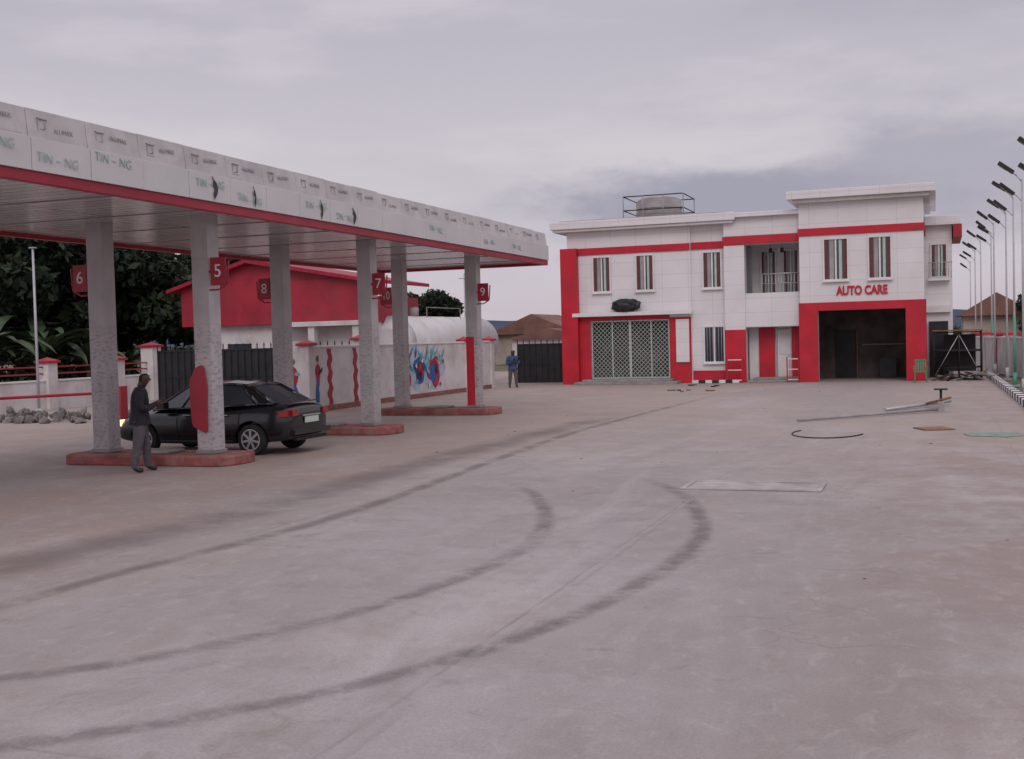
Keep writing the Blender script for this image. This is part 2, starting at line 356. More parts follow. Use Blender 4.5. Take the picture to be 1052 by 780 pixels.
for k,y in enumerate(np.arange(Y0+.6,Y1-.8,1.22)):
    par(text('film_print',rnd.choice(['ALUMAX','ALUMAX','ALUBOND']),.10,(XR+.002,y+.12,5.36+rnd.choice([0,.08])),(math.radians(90),math.radians(rnd.uniform(-3,3)),math.radians(90)),'greyink',None,.003),can)
    if rnd.random()<.4 or y<16:
        par(text('film_print',rnd.choice(['TIN ~ NG','TIN - NG']),.20,(XR+.085,y+rnd.uniform(-.15,.1),4.97+rnd.uniform(-.1,.12)),(math.radians(90),math.radians(rnd.choice([0,180,180])+rnd.uniform(-3,3)),math.radians(90)),'greenink',None,.003,bold=-.003),can)
b=MB()
for yc,h,w in((17.5,.42,.15),(18.8,.40,.08),(21.3,.40,.10),(22.7,.38,.16)):
    pts=[];n=12
    for j in range(n+1):
        t=j/n; pts.append((XR+.083,yc+w*math.sin(t*math.pi)-.04*t,4.75+h*t))
    for j in range(n-1,0,-1):
        t=j/n; pts.append((XR+.083,yc+w*.25*math.sin(t*math.pi)-.04*t+.02*math.sin(t*17),4.75+h*t))
    b.prism(pts,(.006,0,0),'blackink')
par(b.obj('peeled_film'),can)
cols={'6':(-15.3,18.75),'5':(-12.9,18.75),'8':(-15.3,25.4),'7':(-12.9,25.4),'10':(-15.3,32.25),'9':(-12.9,32.25)}
for num,(cx,cy) in cols.items():
    a=.18
    b=MB(); b.box(cx-a,cx+a,cy-a,cy+a,.2,4.66,'colfilm')
    b.box(cx-a-.03,cx+a+.03,cy-a-.03,cy+a+.03,.2,.27,'greyconc')
    for z in(1.4,2.62,3.84): b.box(cx-a-.002,cx+a+.002,cy-a-.002,cy+a+.002,z,z+.008,'greyink')
    if num=='9': b.box(cx-a-.01,cx+a-.12,cy-a-.01,cy+a+.01,.27,2.3,'red')
    par(b.obj('column',bevel=.012),can)
    sg=-1 if cx<-14 else 1
    w=.33; x0=cx+sg*(a+.03); x1=x0+sg*w; xa,xb=min(x0,x1),max(x0,x1); zc=3.6
    b=MB(); b.box(xa,xb,cy-.16,cy-.11,zc-.26,zc+.26,'redtrim'); 
    b.tube([(cx+sg*a,cy-.135,zc),(x0,cy-.135,zc)],.03,'redtrim')
    b.tube([(cx+sg*a,cy-.135,zc-.34),(cx+sg*(a+.2),cy-.135,zc-.34),(cx+sg*(a+.38),cy-.135,zc-.24),(cx+sg*(a+.42),cy-.135,zc+.2)],.02,'redtrim')
    par(b.obj('pump_number_plate',bevel=.01),can)
    par(text('number',num,.34,((xa+xb)/2,cy-.165,zc),(math.radians(90),0,0),'white',None,.004,bold=.0,sx=.75 if len(num)>1 else 1),can)
b=MB(); pts=[]
for j in range(28):
    t=j/28*2*math.pi; r=1+.07*math.sin(3*t)+.05*math.sin(5*t+1)
    cs,sn=math.cos(t),math.sin(t)
    pts.append((-12.99+.19*r*math.copysign(abs(sn)**.5,sn),18.75-.2,1.22+.60*r*math.copysign(abs(cs)**.7,cs)))
b.prism(pts,(0,-.03,0),'redtrim'); par(b.obj('red_banner_on_column',bevel=.008),can)
for i,cy in enumerate((18.75,25.4,32.25)):
    b=MB(); pts=[]; x0,x1,hw=-16.0,-12.15,.62
    for j in range(13):
        t=-math.pi/2+math.pi*j/12; pts.append((x1-.3+ .3*math.cos(t),cy+hw*math.sin(t),0.0))
    for j in range(13):
        t=math.pi/2+math.pi*j/12; pts.append((x0+.3+.3*math.cos(t),cy+hw*math.sin(t),0.0))
    b.prism(pts,(0,0,.19),'island')
    b.box(-14.5,-13.7,cy-.3,cy+.3,.19,.25,'greyconc')
    b.obj('pump_island' if i==0 else 'pump_island.%03d'%i,bevel=.03)

# ------------------------------------------------------------------ main building
bld=empty('service_station_building',(-8.5,56,0))
def P(b,name,bevel=0.0): return par(b.obj(name,bevel=bevel),bld)
F=52.5
b=MB()
b.box(-16.2,-10.39,F,F+.25,2.95,7.08,'acp'); b.box(-16.2,-15.14,F,F+.25,0,2.95,'acp'); b.box(-11.4,-10.39,F,F+.25,0,2.95,'acp')
b.box(-15.14,-11.4,F,F+.25,0,.22,'greyconc')
b.box(-16.2,-15.95,F+.25,64,0,7.08,'acp')
b.box(-15.95,-.5,63.75,64,0,7.08,'acp')
b.box(-10.39,-8.85,F+.15,F+.4,0,7.08,'acp')
b.box(-8.85,-7.95,F-.2,F+.4,0,6.1,'acp'); b.box(-8.85,-5.53,F-.2,F+.3,6.5,7.3,'acp')
b.box(-8.85,-5.53,F-.15,F+.3,6.1,6.5,'acp')
b.box(-7.95,-5.53,F-.1,F+.1,2.45,3.95,'acp')
b.box(-7.95,-5.53,54.6,54.8,3.75,6.9,'white')
b.box(-7.95,-5.53,F+.1,54.6,3.6,3.75,'white'); b.box(-7.95,-5.53,F+.3,54.6,6.7,6.8,'white')
b.box(-7.95,-5.53,53.3,53.5,0,3.6,'white')
RF=51.9
b.box(-5.53,-.45,RF,RF+.3,3.4,7.7,'acp'); b.box(-5.53,-4.78,RF,RF+.3,0,3.4,'acp'); b.box(-1.2,-.45,RF,RF+.3,0,3.4,'acp'); b.box(-4.78,-1.2,RF,RF+.3,3.07,3.4,'acp')
b.box(-5.53,-5.3,RF+.3,60,0,7.7,'acp'); b.box(-.7,-.45,RF+.3,60,0,7.7,'acp'); b.box(-5.3,-.7,59.7,60,0,7.7,'acp')
P(b,'walls')
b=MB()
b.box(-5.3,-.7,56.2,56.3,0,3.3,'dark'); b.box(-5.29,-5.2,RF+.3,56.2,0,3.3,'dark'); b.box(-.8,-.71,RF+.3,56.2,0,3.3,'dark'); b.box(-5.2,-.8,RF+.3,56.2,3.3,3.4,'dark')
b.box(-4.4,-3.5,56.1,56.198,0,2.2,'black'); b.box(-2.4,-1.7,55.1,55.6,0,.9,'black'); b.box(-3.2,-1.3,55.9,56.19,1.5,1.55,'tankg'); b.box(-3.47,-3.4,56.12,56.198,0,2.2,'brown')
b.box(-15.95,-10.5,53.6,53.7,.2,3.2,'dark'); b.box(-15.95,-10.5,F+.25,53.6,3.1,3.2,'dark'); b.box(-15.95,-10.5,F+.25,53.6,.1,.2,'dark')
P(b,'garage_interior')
b=MB()
b.box(-16.75,-8.4,F-.45,64.3,7.085,7.2,'white'); b.box(-16.85,-8.3,F-.55,64.4,7.203,7.55,'acp')
b.box(-8.85,-5.45,F-.5,60,7.303,7.5,'acp')
b.box(-5.75,-.2,RF-.35,60.3,7.703,7.85,'white'); b.box(-6.0,.05,RF-.55,60.5,7.853,8.2,'acp')
b.box(-16.5,-8.8,F-.2,64,7.553,7.62,'tankg')
P(b,'roof',.02)
b=MB()
pr=.05
b.box(-16.45,-15.66,F-.35,F-.0,0,6.32,'red'); b.box(-16.35,-16.2,F-.0,F+3,0,6.0,'red')
b.box(-15.66,-15.14,F-pr,F,0,3.15,'red'); b.box(-11.4,-10.41,F-pr,F,0.0,3.0,'red')
b.box(-15.66,-10.41,F-.06,F-.003,6.0,6.32,'red')
b.box(-15.14,-11.4,F-pr,F,2.95,3.12,'red')
b.box(-10.37,-8.87,F+.08,F+.147,6.02,6.34,'red')
b.box(-8.9,-5.55,F-.26,F-.203,6.12,6.48,'red')
b.box(-8.87,-7.93,F-.25,F-.203,0,2.35,'red')
b.box(-5.58,-4.78,RF-.1,RF-.003,0,3.42,'red'); b.box(-1.2,-.4,RF-.1,RF-.003,0,3.42,'red'); b.box(-4.78,-1.2,RF-.1,RF-.003,3.07,3.42,'red')
b.box(-.448,-.38,RF,RF+1.2,0,3.42,'red')
b.box(-5.58,-.42,RF-.06,RF-.003,6.3,6.62,'red'); b.box(-.447,-.4,RF,60,6.3,6.62,'red')
b.box(-7.5,-6.8,53.2,53.3,0,2.4,'red'); b.box(-6.05,-5.55,53.18,53.298,0,2.4,'red')
b.box(-10.37,-8.87,F+.1,F+.148,.0,.55,'red')
P(b,'red_cladding',.008)
b=MB()
b.box(-11.1,-10.5,F-.12,F-.053,.95,2.9,'acp'); b.box(-15.9,-10.3,F-.42,F-.06,3.13,3.3,'acp')
P(b,'shop_canopy_ledge',.01)
def window(b,x0,x1,z0,z1,y,bars=False,cur=True):
    t=.07
    for(a,c,d,e) in((x0-t,x1+t,z0-t,z0),(x0-t,x1+t,z1,z1+t),(x0-t,x0,z0,z1),(x1,x1+t,z0,z1)): b.box(a,c,y-.09,y-.003,d,e,'white')
    b.box(x0,x1,y-.03,y-.004,z0,z1,'glass')
    w=x1-x0
    if cur:
        b.box(x0,x0+.16*w,y-.045,y-.031,z0,z1,'brownframe'); b.box(x1-.16*w,x1,y-.045,y-.031,z0,z1,'brownframe')
        b.box(x0+.22*w,x0+.42*w,y-.045,y-.031,z0,z1,'tankg'); b.box(x1-.36*w,x1-.23*w,y-.045,y-.031,z0,z1,'lattice')
    b.box(x0+w/2-.035,x0+w/2+.035,y-.06,y-.046,z0,z1,'white')
    if bars:
        for q in np.arange(x0+.1,x1,.13): b.cyl((q,y-.08,z0),(q,y-.08,z1),.01,.01,'polew',5)
    b.box(x0-t-.04,x1+t+.04,y-.14,y-.092,z0-t-.05,z0-t,'white')
b=MB()
window(b,-14.92,-14.16,4.3,5.85,F); window(b,-12.87,-12.12,4.3,5.85,F)
window(b,-9.82,-9.06,4.3,5.85,F+.15); window(b,-9.82,-8.98,.95,2.5,F+.15,True,False)
window(b,-4.47,-3.53,4.4,6.1,RF); window(b,-2.63,-1.77,4.4,6.1,RF)
window(b,-7.5,-6.9,3.95,5.9,54.6); window(b,-6.5,-5.9,3.95,5.9,54.6)
P(b,'windows')
b=MB(); b.box(-6.68,-6.12,53.22,53.296,.2,2.32,'white'); b.box(-6.6,-6.2,53.2,53.218,1.2,2.1,'tankw'); b.cyl((-6.2,53.14,1.15),(-6.2,53.22,1.15),.03,.03,'steel',8); b.box(-6.74,-6.69,53.2,53.3,.2,2.38,'steel'); b.box(-6.115,-6.06,53.2,53.3,.2,2.38,'steel')
P(b,'side_door',.006)
b=MB(); b.box(-15.7,-10.9,F-1.1,F-.06,0,.12,'greyconc'); b.box(-15.4,-11.2,F-.7,F-.061,.121,.22,'greyconc'); b.box(-7.9,-5.6,52.1,53.15,0,.1,'greyconc'); b.box(-7.7,-5.7,52.6,53.15,.101,.2,'greyconc')
P(b,'steps',.015)
b=MB()
for x0,x1 in((-8.75,-8.05),(-6.15,-5.62)):
    y=51.9
    for z in(.1,.55,1.0): b.box(x0,x1,y,y+.04,z,z+.04,'white')
    for q in np.arange(x0,x1,.12): b.box(q,q+.025,y+.005,y+.035,.1,1.04,'red')
    for q in(x0,x1-.04): b.box(q,q+.05,y-.01,y+.05,0,1.1,'red')
P(b,'entrance_balustrade')
b=MB()
for q in np.arange(-7.2,-5.55,.14): b.cyl((q,F-.02,3.95),(q,F-.02,4.75),.014,.014,'steel',5)
b.tube([(-7.2,F-.02,4.78),(-5.55,F-.02,4.78)],.025,'steel'); b.tube([(-7.2,F-.02,4.35),(-5.55,F-.02,4.35)],.015,'steel')
P(b,'balcony_railing')
b=MB()
for q in(-6.9,-6.4): b.cyl((q,F+.6,5.75),(q,F+.6,5.95),.09,.06,'black',8); b.cyl((q,F+.6,5.95),(q,F+.6,6.7),.012,.012,'black',5)
P(b,'balcony_pendants')
b=MB(); gx0,gx1,gz0,gz1,gy=-15.1,-11.43,.24,2.93,F+.06
H=gz1-gz0; W=gx1-gx0; st=.2
k=-H
while k<W:
    for sgn in(1,-1):
        t0=max(0,-k); t1=min(H,W-k)
        if t1-t0<.05: continue
        if sgn==1: p=(gx0+k+t0,gy,gz0+t0); q=(gx0+k+t1,gy,gz0+t1)
        else: p=(gx1-k-t0,gy+.02,gz0+t0); q=(gx1-k-t1,gy+.02,gz0+t1)
        b.cyl(p,q,.013,.013,'lattice',4,False)
    k+=st
for q in(gx0+.02,gx0+W*.27,gx0+W*.5-.03,gx0+W*.5+.03,gx0+W*.77,gx1-.02): b.box(q-.025,q+.025,gy-.04,gy-.02,gz0,gz1,'lattice')
for z in(gz0+.03,gz1-.03): b.box(gx0,gx1,gy-.06,gy-.041,z-.03,z+.03,'lattice')
P(b,'lattice_gate')
par(text('auto_care_lettering','AUTO CARE',.52,(-2.95,RF-.03,3.88),(math.radians(90),0,0),'red',None,.03,bold=.018,sx=.72),bld)
b=MB(); b.box(-.449,.7,55.6,63,0,6.75,'acp'); b.box(-.44,.62,55.35,55.597,2.9,3.2,'white')
b.box(-.3,.6,55.2,55.59,4.3,4.4,'white')
P(b,'rear_wing')
b=MB(); b.box(-.44,1.05,55.2,63.3,6.753,7.15,'acp'); P(b,'rear_wing_roof',.02)
b=MB(); b.box(.75,1.12,55.15,60,6.2,6.75,'redtrim'); b.box(-.3,.5,55.3,55.597,0,2.5,'black'); P(b,'rear_wing_trim')
b=MB(); window(b,-.15,.45,4.5,5.9,55.6); P(b,'rear_wing_window')
b=MB()
for q in np.arange(-.3,.7,.12): b.cyl((q,55.25,4.4),(q,55.25,5.1),.012,.012,'steel',5)
b.tube([(-.3,55.25,5.1),(.7,55.25,5.1)],.02,'steel'); P(b,'rear_balcony_rail')
bm=bmesh.new(); bmesh.ops.create_icosphere(bm,subdivisions=3,radius=1)
for v in bm.verts:
    n=noise.noise(v.co*2.2)*.28+noise.noise(v.co*6)*.1; v.co*=1+n; v.co.x=math.copysign(abs(v.co.x)**.8,v.co.x)*.66; v.co.y*=.25; v.co.z=math.copysign(abs(v.co.z)**.7,v.co.z)*.30
me=bpy.data.meshes.new('black_tarp_bundle'); bm.to_mesh(me); bm.free(); me.materials.append(M['black'])
o=bpy.data.objects.new('black_tarp_bundle',me); COL.objects.link(o); o.location=(-13.35,F-.32,3.6); par(o,bld)
tk=empty('rooftop_water_tank',(-13,58,7.6))
b=MB(); b.cyl((-13,58,7.75),(-13,58,8.95),1.12,1.12,'tankg',36); b.cyl((-13,58,8.95),(-13,58,9.1),1.12,.7,'tankg',36)
for z in(8.1,8.5): b.cyl((-13,58,z),(-13,58,z+.05),1.15,1.15,'tankg',36)
par(b.obj('tank_body'),tk)
b=MB()
for x in(-14.5,-13.5,-12.5,-11.5):
    for y in(56.6,59.4): b.cyl((x,y,7.62),(x,y,9.1),.03,.03,'tankg',6)
for z in(8.4,9.08):
    b.tube([(-14.5,56.6,z),(-11.5,56.6,z),(-11.5,59.4,z),(-14.5,59.4,z),(-14.5,56.6,z)],.028,'black')
b.box(-14.3,-11.7,56.8,59.2,7.625,7.75,'greyconc')
par(b.obj('tank_frame'),tk)
def striped_kerb(name,p0,p1,w=.18,h=.14,seg=.5):
    b=MB(); p0=Vector(p0);p1=Vector(p1);L_=(p1-p0).length;d=(p1-p0)/L_;q=Vector((-d.y,d.x,0)); n=int(L_/seg)
    for i in range(n):
        a=p0+d*(i*seg+.004); c=p0+d*((i+1)*seg-.004); k='black_kerb' if i%2 else 'white'
        b.prism([a-q*w/2,c-q*w/2,c+q*w/2,a+q*w/2],(0,0,h),k)
    return b.obj(name,bevel=.015)
striped_kerb('striped_kerb',(-10.3,51.9,0),(-8.2,51.9,0),seg=.3)
striped_kerb('striped_kerb.001',(2.35,28,0),(2.15,60,0),w=.24,h=.2,seg=.55)
b=MB(); cx,cy=-.62,50.4
for dx in(-.2,.2):
    for dy in(-.2,.2): b.cyl((cx+dx*1.15,cy+dy*1.15,0),(cx+dx,cy+dy,.43),.022,.03,'green',8)
b.box(cx-.24,cx+.24,cy-.23,cy+.23,.42,.46,'green')
for q in np.linspace(-.19,.19,5): b.box(cx+q-.028,cx+q+.028,cy+.22,cy+.25,.46,.86,'green',Matrix.Rotation(math.radians(-10),3,'X'),(cx,cy+.23,.46))
b.box(cx-.23,cx+.23,cy+.285,cy+.325,.82,.92,'green')
for sg in(-1,1): b.box(cx+sg*.25-.025,cx+sg*.25+.025,cy-.2,cy+.25,.64,.67,'green'); b.box(cx+sg*.25-.02,cx+sg*.25+.02,cy-.2,cy-.15,.44,.64,'green')
b.obj('plastic_chair',bevel=.008)
b=MB()
for x in(-.1,.9,1.8):
    for y in(53.2,54.4): b.cyl((x,y,0),(x,y,2.05),.03,.03,'black',6)
for z in(.5,1.2,2.0):
    b.tube([(-.1,53.2,z),(1.8,53.2,z)],.025,'black'); b.tube([(-.1,54.4,z),(1.8,54.4,z)],.025,'black')
b.tube([(-.1,53.2,.1),(.9,53.2,1.9)],.02,'steel'); b.tube([(.9,53.2,1.9),(1.8,53.2,.1)],.02,'steel')
b.box(-.15,1.85,53.15,54.45,2.05,2.1,'brown'); b.box(-.05,1.75,53.3,54.3,1.22,1.26,'black'); b.box(.3,1.6,54.42,54.46,.3,1.9,'black')
b.obj('scaffold_bench')
b=MB(); rr=random.Random(11)
for i in range(36):
    x=rr.uniform(.1,1.8);y=rr.uniform(51.4,52.9); l=rr.uniform(.2,1.0);a=rr.uniform(0,3.1); h=rr.uniform(.0,.35)*rr.random()
    b.box(x-l/2,x+l/2,y-.05,y+.05,h,h+rr.uniform(.03,.08),rr.choice(['brown','black','greyconc','tankg','black']),Matrix.Rotation(a,3,'Z')@Matrix.Rotation(rr.uniform(-.3,.3),3,'Y'))
b.obj('scrap_pile')
# ------------------------------------------------------------------ perimeter walls
def post(b,x,y,h,w=.34,cap=True,body='wallw'):
    b.box(x-w/2,x+w/2,y-w/2,y+w/2,0,h,body)
    if cap:
        b.box(x-w/2-.09,x+w/2+.09,y-w/2-.09,y+w/2+.09,h+.001,h+.09,'redtrim')
        c=w/2+.05; t=(x,y,h+.22)
        B_=[(x-c,y-c,h+.091),(x+c,y-c,h+.091),(x+c,y+c,h+.091),(x-c,y+c,h+.091)]
        for i in range(4): b.poly([B_[i],B_[(i+1)%4],t],'redtrim')
w=empty('perimeter_wall',(-19,40,0))
b=MB(); b.box(-19.1,-18.9,32.9,49.3,0,2.08,'wallw'); b.box(-19.14,-18.86,32.85,49.35,2.083,2.15,'white'); b.box(-18.899,-18.86,33,49.3,0,.18,'island')
b.box(-19.65,-19.102,32.9,33.1,0,2.3,'wallw')
par(b.obj('wall',bevel=.01),w)
b=MB()
for y in(33.0,46.3,49.3): post(b,-19,y,2.15)
par(b.obj('wall_posts',bevel=.01),w)
b=MB(); r3=random.Random(2)
for y in(34.3,36.1,47.1,48.0):
    pts=[];n=14
    for j in range(n+1): pts.append((-18.895,y-.13+.06*math.sin(j*1.7)+r3.uniform(-.02,.02),.19+1.85*j/n))
    for j in range(n,-1,-1): pts.append((-18.895,y+.13+.06*math.sin(j*1.7+.8)+r3.uniform(-.02,.02),.19+1.85*j/n))
    b.prism(pts,(.012,0,0),'redtrim')
par(b.obj('painted_pilasters'),w)
b=MB(); r3=random.Random(9)
def blob(b,yc,zc,ry,rz,k,d,ang=0,n=18,wob=.15,X0=-18.898):
    pts=[];ph=r3.uniform(0,6)
    for j in range(n):
        t=2*math.pi*j/n; r=1+wob*math.sin(3*t+ph)+wob*.6*math.sin(5*t+ph*2); u=ry*r*math.cos(t);v=rz*r*math.sin(t)
        pts.append((X0+d,yc+u*math.cos(ang)-v*math.sin(ang),zc+u*math.sin(ang)+v*math.cos(ang)))
    b.prism(pts,(.0008,0,0),k)
YC=41.3
blob(b,YC-1.0,1.1,.72,.78,'pale',.001,.1); blob(b,YC,1.15,.8,.8,'pale',.0022,.1); blob(b,YC+1.5,1.1,1.0,.75,'pale',.0034,0)
blob(b,YC-1.1,1.05,.48,.66,'mred',.005,.15); blob(b,YC-1.15,1.0,.30,.46,'mdark',.0062,.2); blob(b,YC-.85,1.15,.12,.34,'teal',.0074,.3)
blob(b,YC+.15,1.1,.55,.52,'blue',.0086,-.3); blob(b,YC+.1,1.05,.38,.36,'mdark',.0098,.1); blob(b,YC+.2,1.2,.18,.22,'mred',.011)
blob(b,YC+1.5,1.0,.62,.58,'mred',.0122,-.4);blob(b,YC+1.4,.95,.40,.36,'blue',.0134,.5);blob(b,YC+1.7,1.1,.16,.24,'mdark',.0146)
for i in range(26):
    a=r3.uniform(.2,2.9); blob(b,YC+r3.uniform(-1.9,2.6),r3.uniform(1.25,1.85),r3.uniform(.18,.40),.055,r3.choice(['teal','teal','blue','white']),.016+i*.0012,a,10,.3)
for i in range(14): blob(b,YC+r3.uniform(-1.6,2.4),r3.uniform(.4,1.5),.09,.08,r3.choice(['white','teal','mred','pale']),.049+i*.0012,r3.uniform(0,3),10,.3)
par(b.obj('wall_mural'),w)
b=MB()
def blobx(xc,zc,rx,rz,k,d):
    pts=[]
    for j in range(14):
        t=2*math.pi*j/14; r=1+.12*math.sin(3*t+xc*9); pts.append((xc+rx*r*math.cos(t),32.897-d,zc+rz*r*math.sin(t)))
    b.prism(pts,(0,-.004,0),k)
blobx(-19.42,1.15,.13,.35,'mred',.001); blobx(-19.45,1.65,.07,.1,'brown',.006); blobx(-19.4,.55,.1,.4,'blue',.011); blobx(-19.3,1.25,.1,.06,'teal',.016)
par(b.obj('end_mural'),w)
b=MB()
blob(b,33.5,1.2,.16,.4,'mred',.001); blob(b,33.5,1.72,.09,.12,'brown',.0022); blob(b,33.45,.6,.13,.42,'blue',.0034); blob(b,33.65,1.3,.2,.06,'mdark',.0046,.5)
par(b.obj('figure_mural'),w)
def gate(name,x0,x1,y,h):
    b=MB(); b.box(x0,x1,y,y+.03,.08,h,'black')
    for z in(.1,h*.5,h-.06): b.box(x0,x1,y-.04,y-.002,z,z+.06,'black')
    q=x0
    while q<x1: b.box(q,q+.04,y-.06,y-.041,.08,h+.12,'black'); b.cyl((q+.02,y-.05,h+.12),(q+.02,y-.05,h+.24),.03,.002,'black',6); q+=.3
    return b.obj(name)
gate('black_gate',-18.9,-16.5,52.8,1.95)
gate('black_gate.001',-28.6,-19.9,38.2,2.1)
b=MB(); post(b,-19.75,38.2,2.3,.4); b.obj('gate_post.001',bevel=.01)
b=MB(); b.box(-22.5,-18,62,66,0,2.2,'wallw'); b.prism([(-22.8,61.7,2.2),(-17.7,61.7,2.2),(-20.2,61.7,2.75)],(0,4.5,0),'houseroof'); b.obj('neighbour_shed')
w2=empty('low_boundary_wall',(-31.5,36,0))
b=MB(); b.box(-31.62,-31.4,8,42,-.05,1.05,'wallw'); b.box(-31.66,-31.36,8,42,1.053,1.12,'white'); par(b.obj('wall',bevel=.01),w2)
b=MB()
for y in(20,24,28,31.8,35.4,39.3): post(b,-31.5,y,1.75,.5)
post(b,-31.5,41.6,2.25,.6); par(b.obj('wall_posts',bevel=.01),w2)
b=MB()
for z in(1.35,1.6): b.tube([(-31.5,8,z),(-31.5,42,z)],.03,'redtrim')
par(b.obj('red_rails'),w2)
b=MB(); b.tube([(-25,22.5,.95),(-21.9,27.4,.98)],.045,'redtrim',8); b.box(-22.05,-21.75,27.3,27.6,0,1.15,'redtrim'); b.cyl((-24.5,23.3,0),(-24.5,23.3,.93),.04,.04,'redtrim',8); b.obj('barrier_rail',bevel=.01)
w3=empty('right_boundary_wall',(3,55,0))
b=MB(); A=Vector((5.6,38,0));Bp=Vector((1.9,66,0)); d=(Bp-A).normalized(); q=Vector((-d.y,d.x,0))
b.prism([A-q*.1,Bp-q*.1,Bp+q*.1,A+q*.1],(0,0,1.65),'wallw'); a2,b2=A+Vector((0,0,1.653)),Bp+Vector((0,0,1.653)); b.prism([a2-q*.15,b2-q*.15,b2+q*.15,a2+q*.15],(0,0,.07),'white')
par(b.obj('wall'),w3)
b=MB()
for i in range(10):
    p=A+d*(i*3.1); post(b,p.x,p.y,1.8,.36,body='redtrim' if i%2 else 'wallw')
par(b.obj('wall_posts'),w3)
# ------------------------------------------------------------------ solar street lamps
rl=random.Random(6)
def lamp(name,x,y,h,green=False):
    b=MB(); b.cyl((x,y,0),(x,y,h),.045,.03,'polew',10); b.cyl((x,y,0),(x,y,.5),.08,.07,'mint' if green else 'polew',10)
    if green: b.cyl((x,y,.5),(x,y,2.6),.052,.05,'mint',10)
    b.box(x-.16,x+.16,y-.16,y+.16,0,.05,'steel')
    for zz,dx,dy in((h+rl.uniform(-.1,.1),-.42,-.25),(h-.6,-.38,.2)):
        tip=(x+dx,y+dy,zz+.28); b.tube([(x,y,zz-.12),(x+dx*.4,y+dy*.4,zz+.08),tip],.02,'polew')
        R=Matrix.Rotation(math.radians(38+rl.uniform(-5,5)),3,'Y')
        b.box(tip[0]-.34,tip[0]+.22,tip[1]-.15,tip[1]+.15,tip[2],tip[2]+.10,'black',R)
        b.box(tip[0]-.28,tip[0]+.0,tip[1]-.09,tip[1]+.09,tip[2]-.018,tip[2]-.002,'tankg',R,(tip[0]-.06,tip[1],tip[2]+.05))
    return b.obj(name)
for i,(y,g) in enumerate(((36.2,0),(41,0),(46.4,1),(52,0),(57.4,0),(63,1),(69,0),(76,0),(90,0))):
    lamp('solar_street_lamp' if i==0 else 'solar_street_lamp.%03d'%i,2.85-.012*(y-36)+rl.uniform(-.15,.15),y,6.9,g)
b=MB(); b.cyl((-28,31,0),(-28,31,5.6),.05,.035,'polew',10); b.cyl((-28,31,0),(-28,31,.3),.12,.1,'polew',10); b.box(-28.1,-27.9,30.93,31.07,5.6,5.64,'steel'); b.obj('light_pole')
b=MB(); b.cyl((-24.5,60,0),(-24.5,60,5.9),.05,.035,'polew',8); b.box(-24.8,-24.2,59.97,60.03,5.6,5.64,'steel'); b.obj('light_pole.001')
b=MB(); b.cyl((-3.2,29,.045),(.1,32.6,.08),.03,.045,'tankg',10); b.box(.02,.18,32.45,32.75,.0,.26,'tankg'); b.obj('fallen_lamp_pole')
b=MB(); b.cyl((-1.3,32.6,.06),(.35,35.6,.1),.045,.045,'steel',10); b.cyl((.1,34.9,.1),(.1,34.9,.5),.035,.035,'black',8);b.box(-.08,.28,34.75,35.05,.46,.5,'black'); b.tube([(-.3,34.4,.1),(.35,33.9,.3)],.035,'brown'); b.obj('fallen_lamp_pole.001')
b=MB(); hp=[(-2.2+.75*math.cos(t),25.6+1.3*math.sin(t)+.25*t*.2,.015) for t in np.linspace(2.6,6.0,26)]; b.tube(hp,.013,'black'); b.obj('rubber_hose')
b=MB(); b.box(-.4,.25,26.6,27.3,.003,.03,'brown',Matrix.Rotation(.4,3,'Z')); b.obj('plywood_board')
b=MB(); b.prism([(.6,25.2,.003),(1.3,25.0,.003),(1.7,25.4,.003),(1.55,26.0,.003),(.9,26.1,.003),(.5,25.7,.003)],(0,0,.012),'mat'); b.obj('green_mat')
b=MB(); rr=random.Random(4)
for i in range(26):
    x=rr.uniform(-12,2);y=rr.uniform(9,48); s=rr.uniform(.012,.03); b.box(x-s,x+s,y-s*.6,y+s*.6,.002,.002+s*.5,rr.choice(['greyconc','rock','rock']),Matrix.Rotation(rr.uniform(0,3),3,'Z'))
for i in range(10):
    x=rr.uniform(-10,-8);y=rr.uniform(44,50); s=rr.uniform(.05,.16); b.box(x-s,x+s,y-s*.6,y+s*.6,.002,.05,rr.choice(['brown','black']),Matrix.Rotation(rr.uniform(0,3),3,'Z'))
b.obj('ground_debris')
bm=bmesh.new(); rr=random.Random(8)
for i in range(230):
    t=rr.random(); x=-31+8.0*t+rr.uniform(-.4,.4); y=29.5+rr.uniform(-1.1,1.1); s=rr.uniform(.04,.22)
    r=bmesh.ops.create_icosphere(bm,subdivisions=1,radius=s); M4=Matrix.Translation((x,y,s*.3+max(0,.3-abs(y-29.5)*.3)*rr.random()))@Euler((rr.random()*3,rr.random()*3,rr.random()*3)).to_matrix().to_4x4()@Matrix.Diagonal((1,rr.uniform(.5,1),rr.uniform(.3,.8),1))
    for v in r['verts']: v.co*=1+rr.uniform(-.35,.35)
    bmesh.ops.transform(bm,matrix=M4,verts=r['verts'])
me=bpy.data.meshes.new('rubble_pile'); bm.to_mesh(me); bm.free(); me.materials.append(M['rock']); o=bpy.data.objects.new('rubble_pile',me); COL.objects.link(o)
